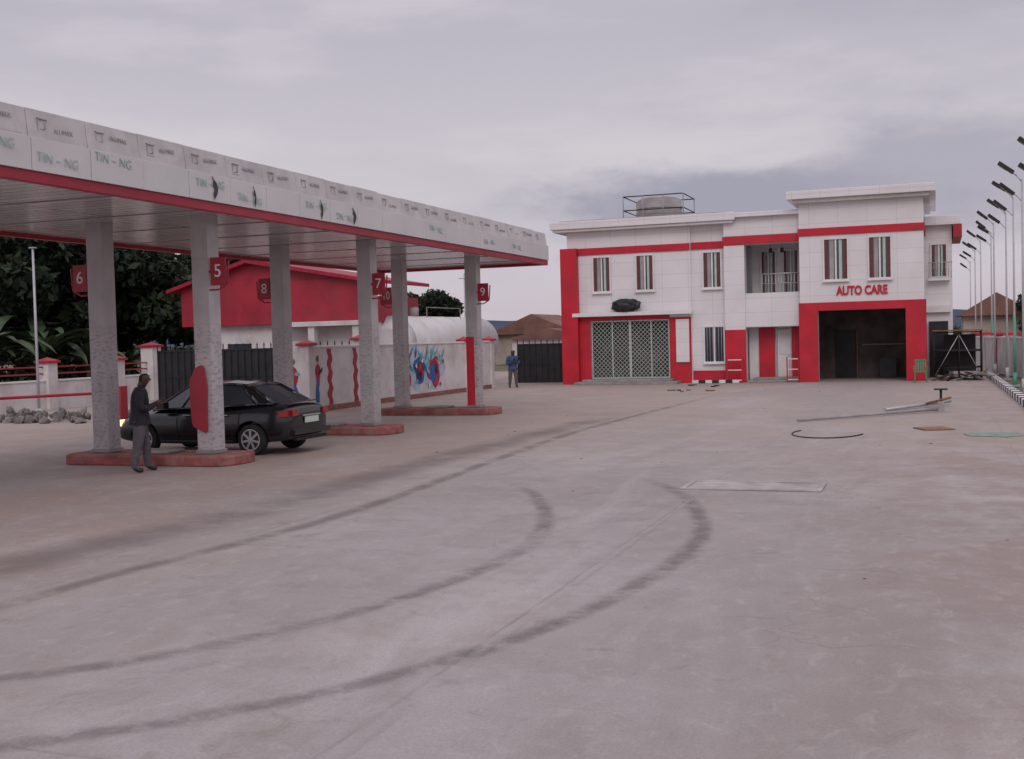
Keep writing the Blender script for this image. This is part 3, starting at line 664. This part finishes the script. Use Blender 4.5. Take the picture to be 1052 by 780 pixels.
# ------------------------------------------------------------------ red-roofed outbuilding
ob=empty('red_roof_outbuilding',(-27,46,0))
b=MB(); b.box(-31.2,-22.6,44.4,49,0,3.1,'wallw'); par(b.obj('walls'),ob)
b=MB(); b.box(-31.6,-22.5,44.0,44.25,3.1,4.95,'redtrim'); b.box(-22.75,-22.5,44.25,49.4,3.1,4.2,'redtrim'); b.box(-31.6,-31.35,44.25,49.4,3.1,4.4,'redtrim'); b.box(-26.4,-22.0,43.4,43.99,2.95,3.15,'wallw'); par(b.obj('fascia',bevel=.01),ob)
b=MB(); b.prism([(-32.1,43.6,4.75),(-28.0,43.6,5.95),(-22.0,43.6,4.85),(-22.0,43.6,4.7),(-28.0,43.6,5.78),(-32.1,43.6,4.6)],(0,6,0),'redroof'); b.prism([(-31.5,44.05,4.952),(-22.7,44.05,4.952),(-28,44.05,5.75)],(0,.1,0),'redtrim'); par(b.obj('roof'),ob)
b=MB()
for x in(-24.8,-22.7): b.box(x-.15,x+.15,43.5,43.8,0,2.95,'wallw')
b.box(-29.5,-28.3,44.36,44.398,1,2.3,'glass'); b.box(-26.5,-25.3,44.36,44.398,0,2.3,'dark'); par(b.obj('porch_columns'),ob)
tkk=MB(); tkk.cyl((-22.3,46,2.1),(-22.3,56,2.1),1.25,1.25,'tankw',36); tkk.cyl((-22.3,45.6,2.1),(-22.3,46,2.1),.7,1.25,'tankw',36)
for y in(47,51,55): tkk.box(-23.3,-21.3,y-.2,y+.2,0,1.1,'greyconc')
for y in(47.5,49.5,51.5,53.5): tkk.cyl((-22.3,y,2.1),(-22.3,y+.05,2.1),1.265,1.265,'tankw',36)
tkk.cyl((-22.3,48.4,3.3),(-22.3,48.4,3.75),.25,.25,'tankg',12); tkk.tube([(-21.9,49,3.2),(-21.9,49,3.75),(-21.9,53,3.75),(-21.9,53,3.2)],.02,'tankg')
tkk.obj('white_storage_tank')
b=MB(); b.box(1.6,5.5,78,84,0,3.0,'housewall'); b.prism([(1.2,77.5,2.9),(5.9,77.5,2.9),(3.5,77.5,4.3)],(0,7,0),'houseroof'); b.obj('distant_house')
b=MB(); b.box(-36,-29,95,102,0,2.6,'housewall'); b.prism([(-36.6,94.4,2.6),(-28.4,94.4,2.6),(-32.5,94.4,4.3)],(0,8,0),'houseroof'); b.obj('distant_house.001')

# ------------------------------------------------------------------ vegetation
def leafmesh(name,lobes,n,size,seed,keys=('leafA','leafB','leafC'),trunk=None):
    rg=np.random.default_rng(seed); lob=np.array(lobes,float); wgt=lob[:,3]**2; wgt/=wgt.sum()
    idx=rg.choice(len(lob),n,p=wgt); d=rg.normal(size=(n,3)); d/=np.linalg.norm(d,axis=1)[:,None]
    rad=lob[idx,3]*rg.uniform(.45,1.12,n)**.7
    c=lob[idx,:3]+d*rad[:,None]*np.array([1,1,.8])
    a=rg.normal(size=(n,3)); a/=np.linalg.norm(a,axis=1)[:,None]; t=np.cross(a,rg.normal(size=(n,3))); t/=np.linalg.norm(t,axis=1)[:,None]
    s=size*rg.uniform(.5,1.3,n)[:,None]
    V=np.stack([c-a*s,c+t*s*.45,c+a*s,c-t*s*.45],1).reshape(-1,3)
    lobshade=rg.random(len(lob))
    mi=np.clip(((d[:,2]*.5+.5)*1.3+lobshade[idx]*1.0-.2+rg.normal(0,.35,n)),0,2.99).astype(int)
    b=MB()
    if trunk:
        for(p,q,r0,r1) in trunk: b.cyl(p,q,r0,r1,'bark',8)
    b.mi('bark')
    me0=bpy.data.meshes.new('tmp'); b.bm.to_mesh(me0)
    vs=[tuple(v.co) for v in me0.vertices]; fs=[tuple(p.vertices) for p in me0.polygons]; n0=len(vs); mm=[0]*len(fs)
    vs+=[tuple(v) for v in V]; fs+=[(n0+4*i,n0+4*i+1,n0+4*i+2,n0+4*i+3) for i in range(n)]; mm+=[int(x)+1 for x in mi]
    me=bpy.data.meshes.new(name); me.from_pydata(vs,[],fs); me.materials.append(M['bark'])
    for k in keys: me.materials.append(M[k])
    me.polygons.foreach_set('material_index',mm); me.update()
    return me
def tree(seed,h,r,n=7000,size=.26):
    rr=random.Random(seed); lobes=[];tr=[((0,0,0),(0.1,0,h*.45),.22,.15)]
    for i in range(15):
        a=rr.uniform(0,6.28); rad=r*math.sqrt(rr.random())*.75; z=h*rr.uniform(.32,.88); 
        lobes.append((rad*math.cos(a),rad*math.sin(a),z,r*rr.uniform(.22,.42)))
        tr.append(((0.05,0,h*rr.uniform(.25,.45)),(rad*math.cos(a)*.9,rad*math.sin(a)*.9,z),.09,.025))
    return leafmesh('tree_mesh_%d'%seed,lobes,n,size,seed,trunk=tr)
T=[tree(1,9,4.2,8000,.29),tree(2,8,4.0,8000,.29),tree(3,7,3.6,7000,.28)]
def put(name,me,x,y,s=1,rz=0,sz=1):
    o=bpy.data.objects.new(name,me); COL.objects.link(o); o.location=(x,y,-.05); o.scale=(s,s,s*sz); o.rotation_euler=(0,0,rz); return o
rr=random.Random(21)
TP=[(-39,42,1.0,0),(-42,46,1.15,1),(-37,50,1.05,2),(-46,52,1.2,0),(-41,55,1.15,1),(-35.5,56,1.0,0),(-50,46,1.2,2),(-34,60,.85,1),(-47,60,1.3,0),(-38,62,1.1,2),(-53,54,1.3,1),(-45,39,1.0,2)]
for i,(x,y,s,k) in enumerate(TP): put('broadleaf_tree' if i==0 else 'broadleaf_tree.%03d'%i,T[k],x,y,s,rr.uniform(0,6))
TP2=[(-33.6,76,.66,0),(-37.5,82,.8,1),(-41,90,.85,2),(6.6,76,.60,2),(8.6,82,.75,0)]
for i,(x,y,s,k) in enumerate(TP2): put('broadleaf_tree.%03d'%(i+20),T[k],x,y,s,rr.uniform(0,6))
lob=[]
rr=random.Random(31)
for i in range(240):
    x=rr.uniform(-170,110); y=rr.uniform(150,175); lob.append((x,y,rr.uniform(.3,1.3),rr.uniform(1.0,2.0)))
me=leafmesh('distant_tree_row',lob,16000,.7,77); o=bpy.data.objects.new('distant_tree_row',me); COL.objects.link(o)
lob=[]
for i in range(90):
    t=rr.random(); x=-33.5-rr.uniform(0,9); y=22+26*t; lob.append((x,y,rr.uniform(.2,1.5),rr.uniform(.5,1.1)))
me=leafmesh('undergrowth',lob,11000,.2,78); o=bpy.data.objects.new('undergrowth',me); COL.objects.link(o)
def banana(seed,h):
    rr=random.Random(seed); b=MB(); b.cyl((0,0,0),(0,0,h*.5),.14,.08,'banana',8)
    for i in range(11):
        a=rr.uniform(0,6.28); L_=h*rr.uniform(.55,.8); up=rr.uniform(.7,1.35); w=rr.uniform(.18,.3); prev=None; n=8; dr=Vector((math.cos(a),math.sin(a),0)); q=Vector((-math.sin(a),math.cos(a),0)); p=Vector((0,0,h*.45)); ang=up
        for j in range(n+1):
            t=j/n; ww=w*math.sin(math.pi*min(1,.08+t*.92))**.6*(1 if j<n else .1); l=p-q*ww+Vector((0,0,.08)); r=p+q*ww+Vector((0,0,.08)); c=p.copy()
            if prev:
                b.poly([prev[0],prev[1],c,l],'banana'); b.poly([prev[1],prev[2],r,c],'banana')
            prev=(l,c,r); p=p+(dr*math.cos(ang)+Vector((0,0,math.sin(ang))))*L_/n; ang-=rr.uniform(.15,.3)
    me=b.obj('tmpb').data; o=bpy.data.objects['tmpb']; bpy.data.objects.remove(o); return me
BN=[banana(1,3.4),banana(2,3.9),banana(3,3.0)]
for i in range(16):
    put('banana_plant' if i==0 else 'banana_plant.%03d'%i,BN[i%3],-33.2-rr.uniform(0,4.2),31+i*.85+rr.uniform(-.4,.4),rr.uniform(.75,1.15),rr.uniform(0,6))
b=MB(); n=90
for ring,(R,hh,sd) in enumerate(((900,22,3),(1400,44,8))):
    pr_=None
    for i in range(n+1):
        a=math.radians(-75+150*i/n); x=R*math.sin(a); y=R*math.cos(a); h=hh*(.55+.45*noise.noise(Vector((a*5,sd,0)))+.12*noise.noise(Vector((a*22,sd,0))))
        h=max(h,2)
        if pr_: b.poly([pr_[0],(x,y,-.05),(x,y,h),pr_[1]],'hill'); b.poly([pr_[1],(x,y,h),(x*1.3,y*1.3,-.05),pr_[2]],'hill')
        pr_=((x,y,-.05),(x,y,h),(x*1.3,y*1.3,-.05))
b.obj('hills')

# ------------------------------------------------------------------ car
car=empty('black_sedan_car',(-12.1,21.0,0)); 
st=[(0.0,.66,.86,.46),(.05,.78,.97,.32),(.3,.85,1.03,.26),(.62,.865,1.04,.24),(1.0,.875,1.0,.22),(1.6,.88,.96,.2),(2.3,.88,.94,.2),(3.0,.875,.93,.2),(3.25,.865,.92,.21),(3.6,.85,.87,.22),(4.0,.8,.79,.24),(4.22,.72,.70,.28),(4.3,.58,.60,.36)]
bm=bmesh.new(); rings=[]
for u,w_,zt,zb in st:
    h=zt-zb
    half=[(0,zt+.015),(.5*w_,zt+.01),(.86*w_,zt-.03),(.965*w_,zt-.12),(w_,zb+.55*h),(.985*w_,zb+.3*h),(.96*w_,zb+.06),(.86*w_,zb),(0,zb)]
    full=half+[(-a,z) for a,z in half[-2:0:-1]]
    rings.append([bm.verts.new((-u,a,z)) for a,z in full])
for r0,r1 in zip(rings[:-1],rings[1:]):
    n=len(r0)
    for j in range(n): bm.faces.new([r0[j],r0[(j+1)%n],r1[(j+1)%n],r1[j]])
bm.faces.new(rings[0]); bm.faces.new(rings[-1][::-1]); bmesh.ops.recalc_face_normals(bm,faces=bm.faces)
me=bpy.data.meshes.new('body'); bm.to_mesh(me); bm.free()
body=bpy.data.objects.new('body',me); COL.objects.link(body); sd=body.modifiers.new('s','SUBSURF'); sd.levels=2; sd.render_levels=2; applied(body)
WH=[(.88,0.30),(3.45,0.30)]
for u,r in WH:
    for sg in(-1,1):
        bm=bmesh.new(); bmesh.ops.create_cone(bm,cap_ends=True,segments=32,radius1=.37,radius2=.37,depth=.5,matrix=Matrix.Translation((-u,sg*.9,.33))@Matrix.Rotation(math.pi/2,4,'X'))
        cm=bpy.data.meshes.new('c'); bm.to_mesh(cm); bm.free(); co=bpy.data.objects.new('c',cm); COL.objects.link(co)
        md=body.modifiers.new('b','BOOLEAN'); md.object=co; md.operation='DIFFERENCE'; md.solver='EXACT'; applied(body); bpy.data.objects.remove(co)
body.data.materials.clear(); body.data.materials.append(M['carpaint'])
for p in body.data.polygons: p.use_smooth=True
try: body.data.set_sharp_from_angle(angle=math.radians(35))
except Exception: pass
body.parent=car
b=MB()
base=[(.42,.70,1.03),(.75,.76,1.02),(1.75,.80,.97),(2.55,.80,.95),(3.28,.74,.92)]
top=[(1.02,.54,1.37),(1.2,.58,1.405),(1.72,.60,1.44),(2.25,.59,1.435),(2.5,.55,1.40)]
for sg in(-1,1):
    for i in range(4):
        b.poly([(-base[i][0],sg*base[i][1],base[i][2]),(-base[i+1][0],sg*base[i+1][1],base[i+1][2]),(-top[i+1][0],sg*top[i+1][1],top[i+1][2]),(-top[i][0],sg*top[i][1],top[i][2])],'glass' if i else 'carpaint')
    for i in range(5):
        p=Vector((-base[i][0],sg*base[i][1],base[i][2]-.02)); q=Vector((-top[i][0],sg*top[i][1],top[i][2]))
        b.cyl(p,q,.05 if i in(0,1) else .03,.035 if i in(0,1) else .025,'carpaint',8)
    b.tube([(-t[0],sg*t[1],t[2]) for t in top],.032,'carpaint',8)
    b.tube([(-t[0],sg*(t[1]+.01),t[2]+.0) for t in base],.022,'carpaint',8)
def midz(t): return t[2]+.035
for i in range(4):
    for sg in(-1,1):
        b.poly([(-top[i][0],sg*top[i][1],top[i][2]+.01),(-top[i+1][0],sg*top[i+1][1],top[i+1][2]+.01),(-top[i+1][0],0,midz(top[i+1])+.01),(-top[i][0],0,midz(top[i])+.01)],'carpaint').smooth=True
for T_,B_ in((top[0],base[0]),(top[4],base[4])):
    for sg in(-1,1): b.poly([(-B_[0],sg*B_[1],B_[2]),(-B_[0]+(.06 if B_ is base[0] else -.08),0,B_[2]),(-T_[0],0,midz(T_)),(-T_[0],sg*T_[1],T_[2])],'glass')
b.tube([(-top[0][0],-.54,1.37),(-top[0][0],0,1.41),(-top[0][0],.54,1.37)],.03,'carpaint'); b.tube([(-top[4][0],-.55,1.4),(-top[4][0],0,1.435),(-top[4][0],.55,1.4)],.03,'carpaint')
o=b.obj('greenhouse'); o.parent=car
b=MB()
def R2(a): return Matrix.Rotation(a,3,'Z')
for sg in(-1,1):
    b.box(-.14,.02,sg*.61-.11,sg*.61+.11,.78,.90,'tail',R2(sg*.0))
    b.box(-.26,-.04,sg*.785-.05,sg*.785+.05,.77,.89,'tail',R2(sg*-.22))
    b.box(-4.28,-4.05,sg*.60-.13,sg*.60+.13,.58,.70,'head',R2(sg*.35))
    b.box(-3.0,-2.82,sg*.93-.09,sg*.93+.09,.95,1.08,'carpaint')
    for u in(1.45,2.35): b.box(-u-.1,-u+.06,sg*.882-.015,sg*.882+.015,.80,.825,'chrome')
    b.box(-3.05,-1.3,sg*.868-.012,sg*.868+.012,.27,.31,'black')
    for u in(1.15,1.78,2.62):
        b.box(-u-.004,-u+.004,sg*.876-.006,sg*.876+.006,.34,.93,'tyre')
b.box(.015,.045,-.26,.26,.62,.74,'plate'); b.box(.0,.04,-.35,.35,.755,.785,'chrome'); b.box(-.12,.06,-.72,.72,.40,.50,'carpaint'); b.box(-.05,.03,-.6,.6,.28,.34,'tyre')
b.box(-4.33,-4.25,-.4,.4,.42,.58,'black'); b.box(-4.34,-4.3,-.26,.26,.44,.55,'plate')
b.box(-.2,-.1,-.55,.55,1.035,1.055,'carpaint')
o=b.obj('lights_and_trim',bevel=.012); o.parent=car
for u,_ in WH:
    for sg in(-1,1):
        b=MB(); y0=sg*.68; y1=sg*.865; c=lambda y:(-u,y,.315)
        b.cyl(c(y0),c(sg*.70),.285,.315,'tyre',32); b.cyl(c(sg*.70),c(sg*.84),.315,.315,'tyre',32); b.cyl(c(sg*.84),c(y1),.315,.285,'tyre',32)
        b.cyl(c(sg*.866),c(sg*.872),.21,.21,'black',28); 
        for k in range(7):
            a=2*math.pi*k/7; R=Matrix.Rotation(a,3,'Y'); b.box(-u-.022,-u+.022,sg*.876-.006,sg*.876+.006,.315+.03,.315+.20,'alloy',R,(-u,sg*.876,.315))
        nseg=28
        for k in range(nseg):
            a0=2*math.pi*k/nseg;a1=2*math.pi*(k+1)/nseg
            b.cyl((-u+.205*math.cos(a0),sg*.872,.315+.205*math.sin(a0)),(-u+.205*math.cos(a1),sg*.872,.315+.205*math.sin(a1)),.014,.014,'alloy',6)
        b.cyl(c(sg*.87),c(sg*.89),.045,.04,'alloy',12)
        o=b.obj('wheel'); o.parent=car
car.location=(-12.05,21.0,0.0)

# ------------------------------------------------------------------ people
def skin(name,verts,edges,roots,lv=2):
    me=bpy.data.meshes.new(name); me.from_pydata([v[:3] for v in verts],edges,[]); o=bpy.data.objects.new(name,me); COL.objects.link(o)
    md=o.modifiers.new('skin','SKIN'); md.use_smooth_shade=True
    for i,v in enumerate(verts):
        sv=me.skin_vertices[0].data[i]; sv.radius=(v[3],v[4] if len(v)>4 else v[3]); sv.use_root=i in roots
    s=o.modifiers.new('s','SUBSURF'); s.levels=lv; s.render_levels=lv
    return applied(o)
def man(name,loc,rz,top='jacket',sc=1.0,stride=.05):
    K=1.28
    V=[(0,0,.93,.13,.16),(0,0,1.08,.13,.155),(.01,0,1.27,.14,.18),(.02,0,1.39,.12,.165),(.035,0,1.475,.062,.068),(.06,0,1.535,.055,.058),(.09,0,1.595,.082,.074),(.10,0,1.665,.092,.078),(.09,0,1.725,.062,.056)]
    V=[(a,b_,c,d*K,e*K) for a,b_,c,d,e in V]
    E=[(i,i+1) for i in range(8)]
    def addchain(pts,root):
        p=root
        for q in pts:
            q=(q[0],q[1],q[2],*[r*K for r in q[3:]]); V.append(q); E.append((p,len(V)-1)); p=len(V)-1
    for sg in(-1,1):
        fwd=stride*sg
        addchain([(.0,sg*.10,.82,.098),(.02+fwd,sg*.13,.50,.072),(-.01+fwd*1.8,sg*.15,.12,.055),(.04+fwd*1.8,sg*.155,.06,.042),(.15+fwd*1.8,sg*.17,.045,.036)],0)
        addchain([(.01,sg*.21,1.40,.075),(.03,sg*.29,1.13,.058),(.17,sg*.18,1.12,.048),(.30,sg*.08,1.20,.033),(.335,sg*.055,1.225,.026,.02),(.38,sg*.05,1.25,.026,.018)],3)
    per=skin('body',V,E,{0},2)
    for k in('trouser',top,'skin','hair','shoe'): per.data.materials.append(M[k])
    for p in per.data.polygons:
        c=p.center
        if c.z<.085: i=4
        elif c.z<.90 : i=0
        elif c.z>1.525 : i=3 if (c.z>1.69 or (c.x<.06 and c.z>1.58)) else 2
        elif c.x>.31 and c.z<1.4: i=2
        else: i=1
        p.material_index=i; p.use_smooth=True
    pe=empty(name,(0,0,0)); per.parent=pe
    FV=[];FE=[];roots=set()
    for sg in(-1,1):
        for f in range(4):
            y0=sg*(.045)+ (f-1.5)*.006; z0=1.285-f*.019; base_=(.385,y0,z0-.005)
            L_=(.036,.04,.038,.03)[f]; i0=len(FV); roots.add(i0)
            FV+= [(base_[0]-.02,base_[1],base_[2],.010),(base_[0]+L_*.5,base_[1]-sg*.004,base_[2]+.004,.0095),(base_[0]+L_,base_[1]-sg*.022,base_[2]+.004,.009),(base_[0]+L_*.9,base_[1]-sg*.042,base_[2],.008)]
            FE+=[(i0,i0+1),(i0+1,i0+2),(i0+2,i0+3)]
        i0=len(FV); roots.add(i0); FV+=[(.345,sg*.04,1.245,.012),(.365,sg*.02,1.272,.011),(.39,sg*.008,1.285,.009)]; FE+=[(i0,i0+1),(i0+1,i0+2)]
    fg=skin('fingers',FV,FE,roots,1); fg.data.materials.append(M['skin']); fg.parent=pe
    b=MB(); b.box(.375,.385,-.036,.036,1.22,1.36,'black',Matrix.Rotation(.5,3,'Y'))
    o=b.obj('mobile_phone',bevel=.003); o.parent=pe
    bm=bmesh.new()
    def ell(c,r,k):
        res=bmesh.ops.create_icosphere(bm,subdivisions=2,radius=1,matrix=Matrix.Translation(c)@Matrix.Diagonal((*r,1)))
        for v in res['verts']:
            for f in v.link_faces: f.material_index=k; f.smooth=True
    ell((.192,0,1.615),(.022,.014,.019),0); ell((.172,0,1.572),(.018,.026,.007),1)
    for sg in(-1,1): ell((.085,sg*.088,1.63),(.02,.012,.032),0); ell((.175,sg*.032,1.643),(.012,.014,.007),2)
    me=bpy.data.meshes.new('face'); bm.to_mesh(me); bm.free()
    for k in('skin','tail','hair'): me.materials.append(M[k])
    o=bpy.data.objects.new('face',me); COL.objects.link(o); o.parent=pe
    b=MB(); n=20; A=[]
    for zz,rx,ry in((.83,.185,.225),(.93,.175,.215),(1.04,.155,.195)):
        A.append([b.bm.verts.new((rx*math.cos(2*math.pi*j/n),ry*math.sin(2*math.pi*j/n),zz+.01*math.sin(j*2.1))) for j in range(n)])
    i=b.mi(top)
    for r0,r1 in zip(A[:-1],A[1:]):
        for j in range(n): f=b.bm.faces.new([r0[j],r0[(j+1)%n],r1[(j+1)%n],r1[j]]); f.material_index=i; f.smooth=True
    o=b.obj('jacket_hem'); o.parent=pe
    pe.location=loc; pe.rotation_euler=(0,0,rz); pe.scale=(sc,sc,sc)
man('standing_man',(-13.35,17.25,0),math.radians(35),'jacket',1.02,.06)
man('standing_man.001',(-18.0,49.6,0),math.radians(-60),'shirtb',.98,.03)

# ------------------------------------------------------------------ world, sun, camera
sun_el,sun_az=math.radians(38),math.radians(165)
wd=bpy.data.worlds.new("World"); S.world=wd; wd.use_nodes=True
nt=wd.node_tree;N=nt.nodes;L=nt.links; N.clear()
out=N.new('ShaderNodeOutputWorld'); sky=N.new('ShaderNodeTexSky'); sky.sky_type='NISHITA'; sky.sun_disc=False; sky.sun_elevation=sun_el; sky.sun_rotation=sun_az; sky.dust_density=3
bg1=N.new('ShaderNodeBackground'); bg1.inputs[1].default_value=.08; L.new(sky.outputs[0],bg1.inputs[0])
tc=N.new('ShaderNodeTexCoord'); sp=N.new('ShaderNodeSeparateXYZ'); L.new(tc.outputs['Generated'],sp.inputs[0])
cr=N.new('ShaderNodeValToRGB'); e=cr.color_ramp
e.elements[0].position=0; e.elements[0].color=(.55,.49,.55,1); e.elements[1].position=1; e.elements[1].color=(.98,.93,.98,1)
for p_,c_ in((.05,(.61,.55,.61,1)),(.14,(.60,.555,.60,1)),(.26,(.50,.47,.53,1)),(.45,(.66,.62,.68,1))):
    x=e.elements.new(p_); x.color=c_
L.new(sp.outputs[2],cr.inputs[0])
def nzw(scale,vec,det=6,ro=.55,dist=0):
    mp=N.new('ShaderNodeMapping'); mp.inputs['Scale'].default_value=vec; L.new(tc.outputs['Generated'],mp.inputs[0]); n=N.new('ShaderNodeTexNoise'); n.inputs['Scale'].default_value=scale; n.inputs['Detail'].default_value=det; n.inputs['Roughness'].default_value=ro; n.inputs['Distortion'].default_value=dist; L.new(mp.outputs[0],n.inputs['Vector']); return n
def mr(s,a,b_,c,d):
    r=N.new('ShaderNodeMapRange'); r.interpolation_type='SMOOTHSTEP'
    for i,v in zip((1,2,3,4),(a,b_,c,d)): r.inputs[i].default_value=v
    L.new(s,r.inputs[0]); return r.outputs[0]
def mixc(f,a,c):
    x=N.new('ShaderNodeMix'); x.data_type='RGBA'; L.new(f,x.inputs[0]); L.new(a,x.inputs[6]); x.inputs[7].default_value=(*c,1); return x.outputs[2]
c=mixc(mr(nzw(2.2,(1,1,3.5)).outputs['Fac'],.47,.70,0,.4),cr.outputs[0],(.45,.43,.49))
c=mixc(mr(nzw(3.5,(1,1,4)).outputs['Fac'],.48,.7,0,.5),c,(.70,.63,.67))
def bank(c,centre,scl,r0,r1,amt,col,nscale=6,namp=.30):
    nn=nzw(nscale,(1,1,2.5),7,.6)
    vm=N.new('ShaderNodeVectorMath'); vm.operation='SUBTRACT'; L.new(tc.outputs['Generated'],vm.inputs[0]); vm.inputs[1].default_value=centre
    v2=N.new('ShaderNodeVectorMath'); v2.operation='MULTIPLY'; L.new(vm.outputs[0],v2.inputs[0]); v2.inputs[1].default_value=scl
    v3=N.new('ShaderNodeVectorMath'); v3.operation='MULTIPLY_ADD'; L.new(nn.outputs['Color'],v3.inputs[0]); v3.inputs[1].default_value=(namp,)*3; L.new(v2.outputs[0],v3.inputs[2])
    v4=N.new('ShaderNodeVectorMath'); v4.operation='ADD'; L.new(v3.outputs[0],v4.inputs[0]); v4.inputs[1].default_value=(-namp/2,)*3
    ln=N.new('ShaderNodeVectorMath'); ln.operation='LENGTH'; L.new(v4.outputs[0],ln.inputs[0])
    return mixc(mr(ln.outputs['Value'],r0,r1,amt,0),c,col)
c=bank(c,(-.17,.98,.10),(1,.5,4.2),.10,.21,.85,(.31,.30,.38),7,.34)
c=bank(c,(.04,.98,.11),(1,.5,3.2),.10,.22,.7,(.35,.33,.41),7,.34)
c=bank(c,(.02,.96,.26),(1,.5,6),.05,.18,.45,(.40,.37,.45),8,.25)
bg2=N.new('ShaderNodeBackground'); bg2.inputs[1].default_value=1.06; L.new(c,bg2.inputs[0])
ms=N.new('ShaderNodeMixShader'); ms.inputs[0].default_value=.9; L.new(bg1.outputs[0],ms.inputs[1]); L.new(bg2.outputs[0],ms.inputs[2]); L.new(ms.outputs[0],out.inputs[0])
sl=bpy.data.lights.new('sun','SUN'); sl.energy=.75; sl.angle=math.radians(30); sl.color=(1,.92,.88)
so=bpy.data.objects.new('sun',sl); COL.objects.link(so)
dirv=Vector((math.sin(sun_az)*math.cos(sun_el),math.cos(sun_az)*math.cos(sun_el),math.sin(sun_el)))
so.rotation_euler=dirv.to_track_quat('Z','Y').to_euler()
cam=bpy.data.cameras.new('camera'); co=bpy.data.objects.new('camera',cam); COL.objects.link(co); S.camera=co
cam.sensor_width=36; cam.lens=36*1200/1052; cam.clip_end=5000; cam.clip_start=.1
co.matrix_world=Matrix.Translation((0,0,2.2))@Matrix.Rotation(math.radians(20),4,'Z')@Matrix.Rotation(math.radians(90-1.985),4,'X')@Matrix.Rotation(math.radians(-1.49),4,'Z')
S.view_settings.view_transform='Standard'; S.view_settings.look='None'; S.view_settings.exposure=0
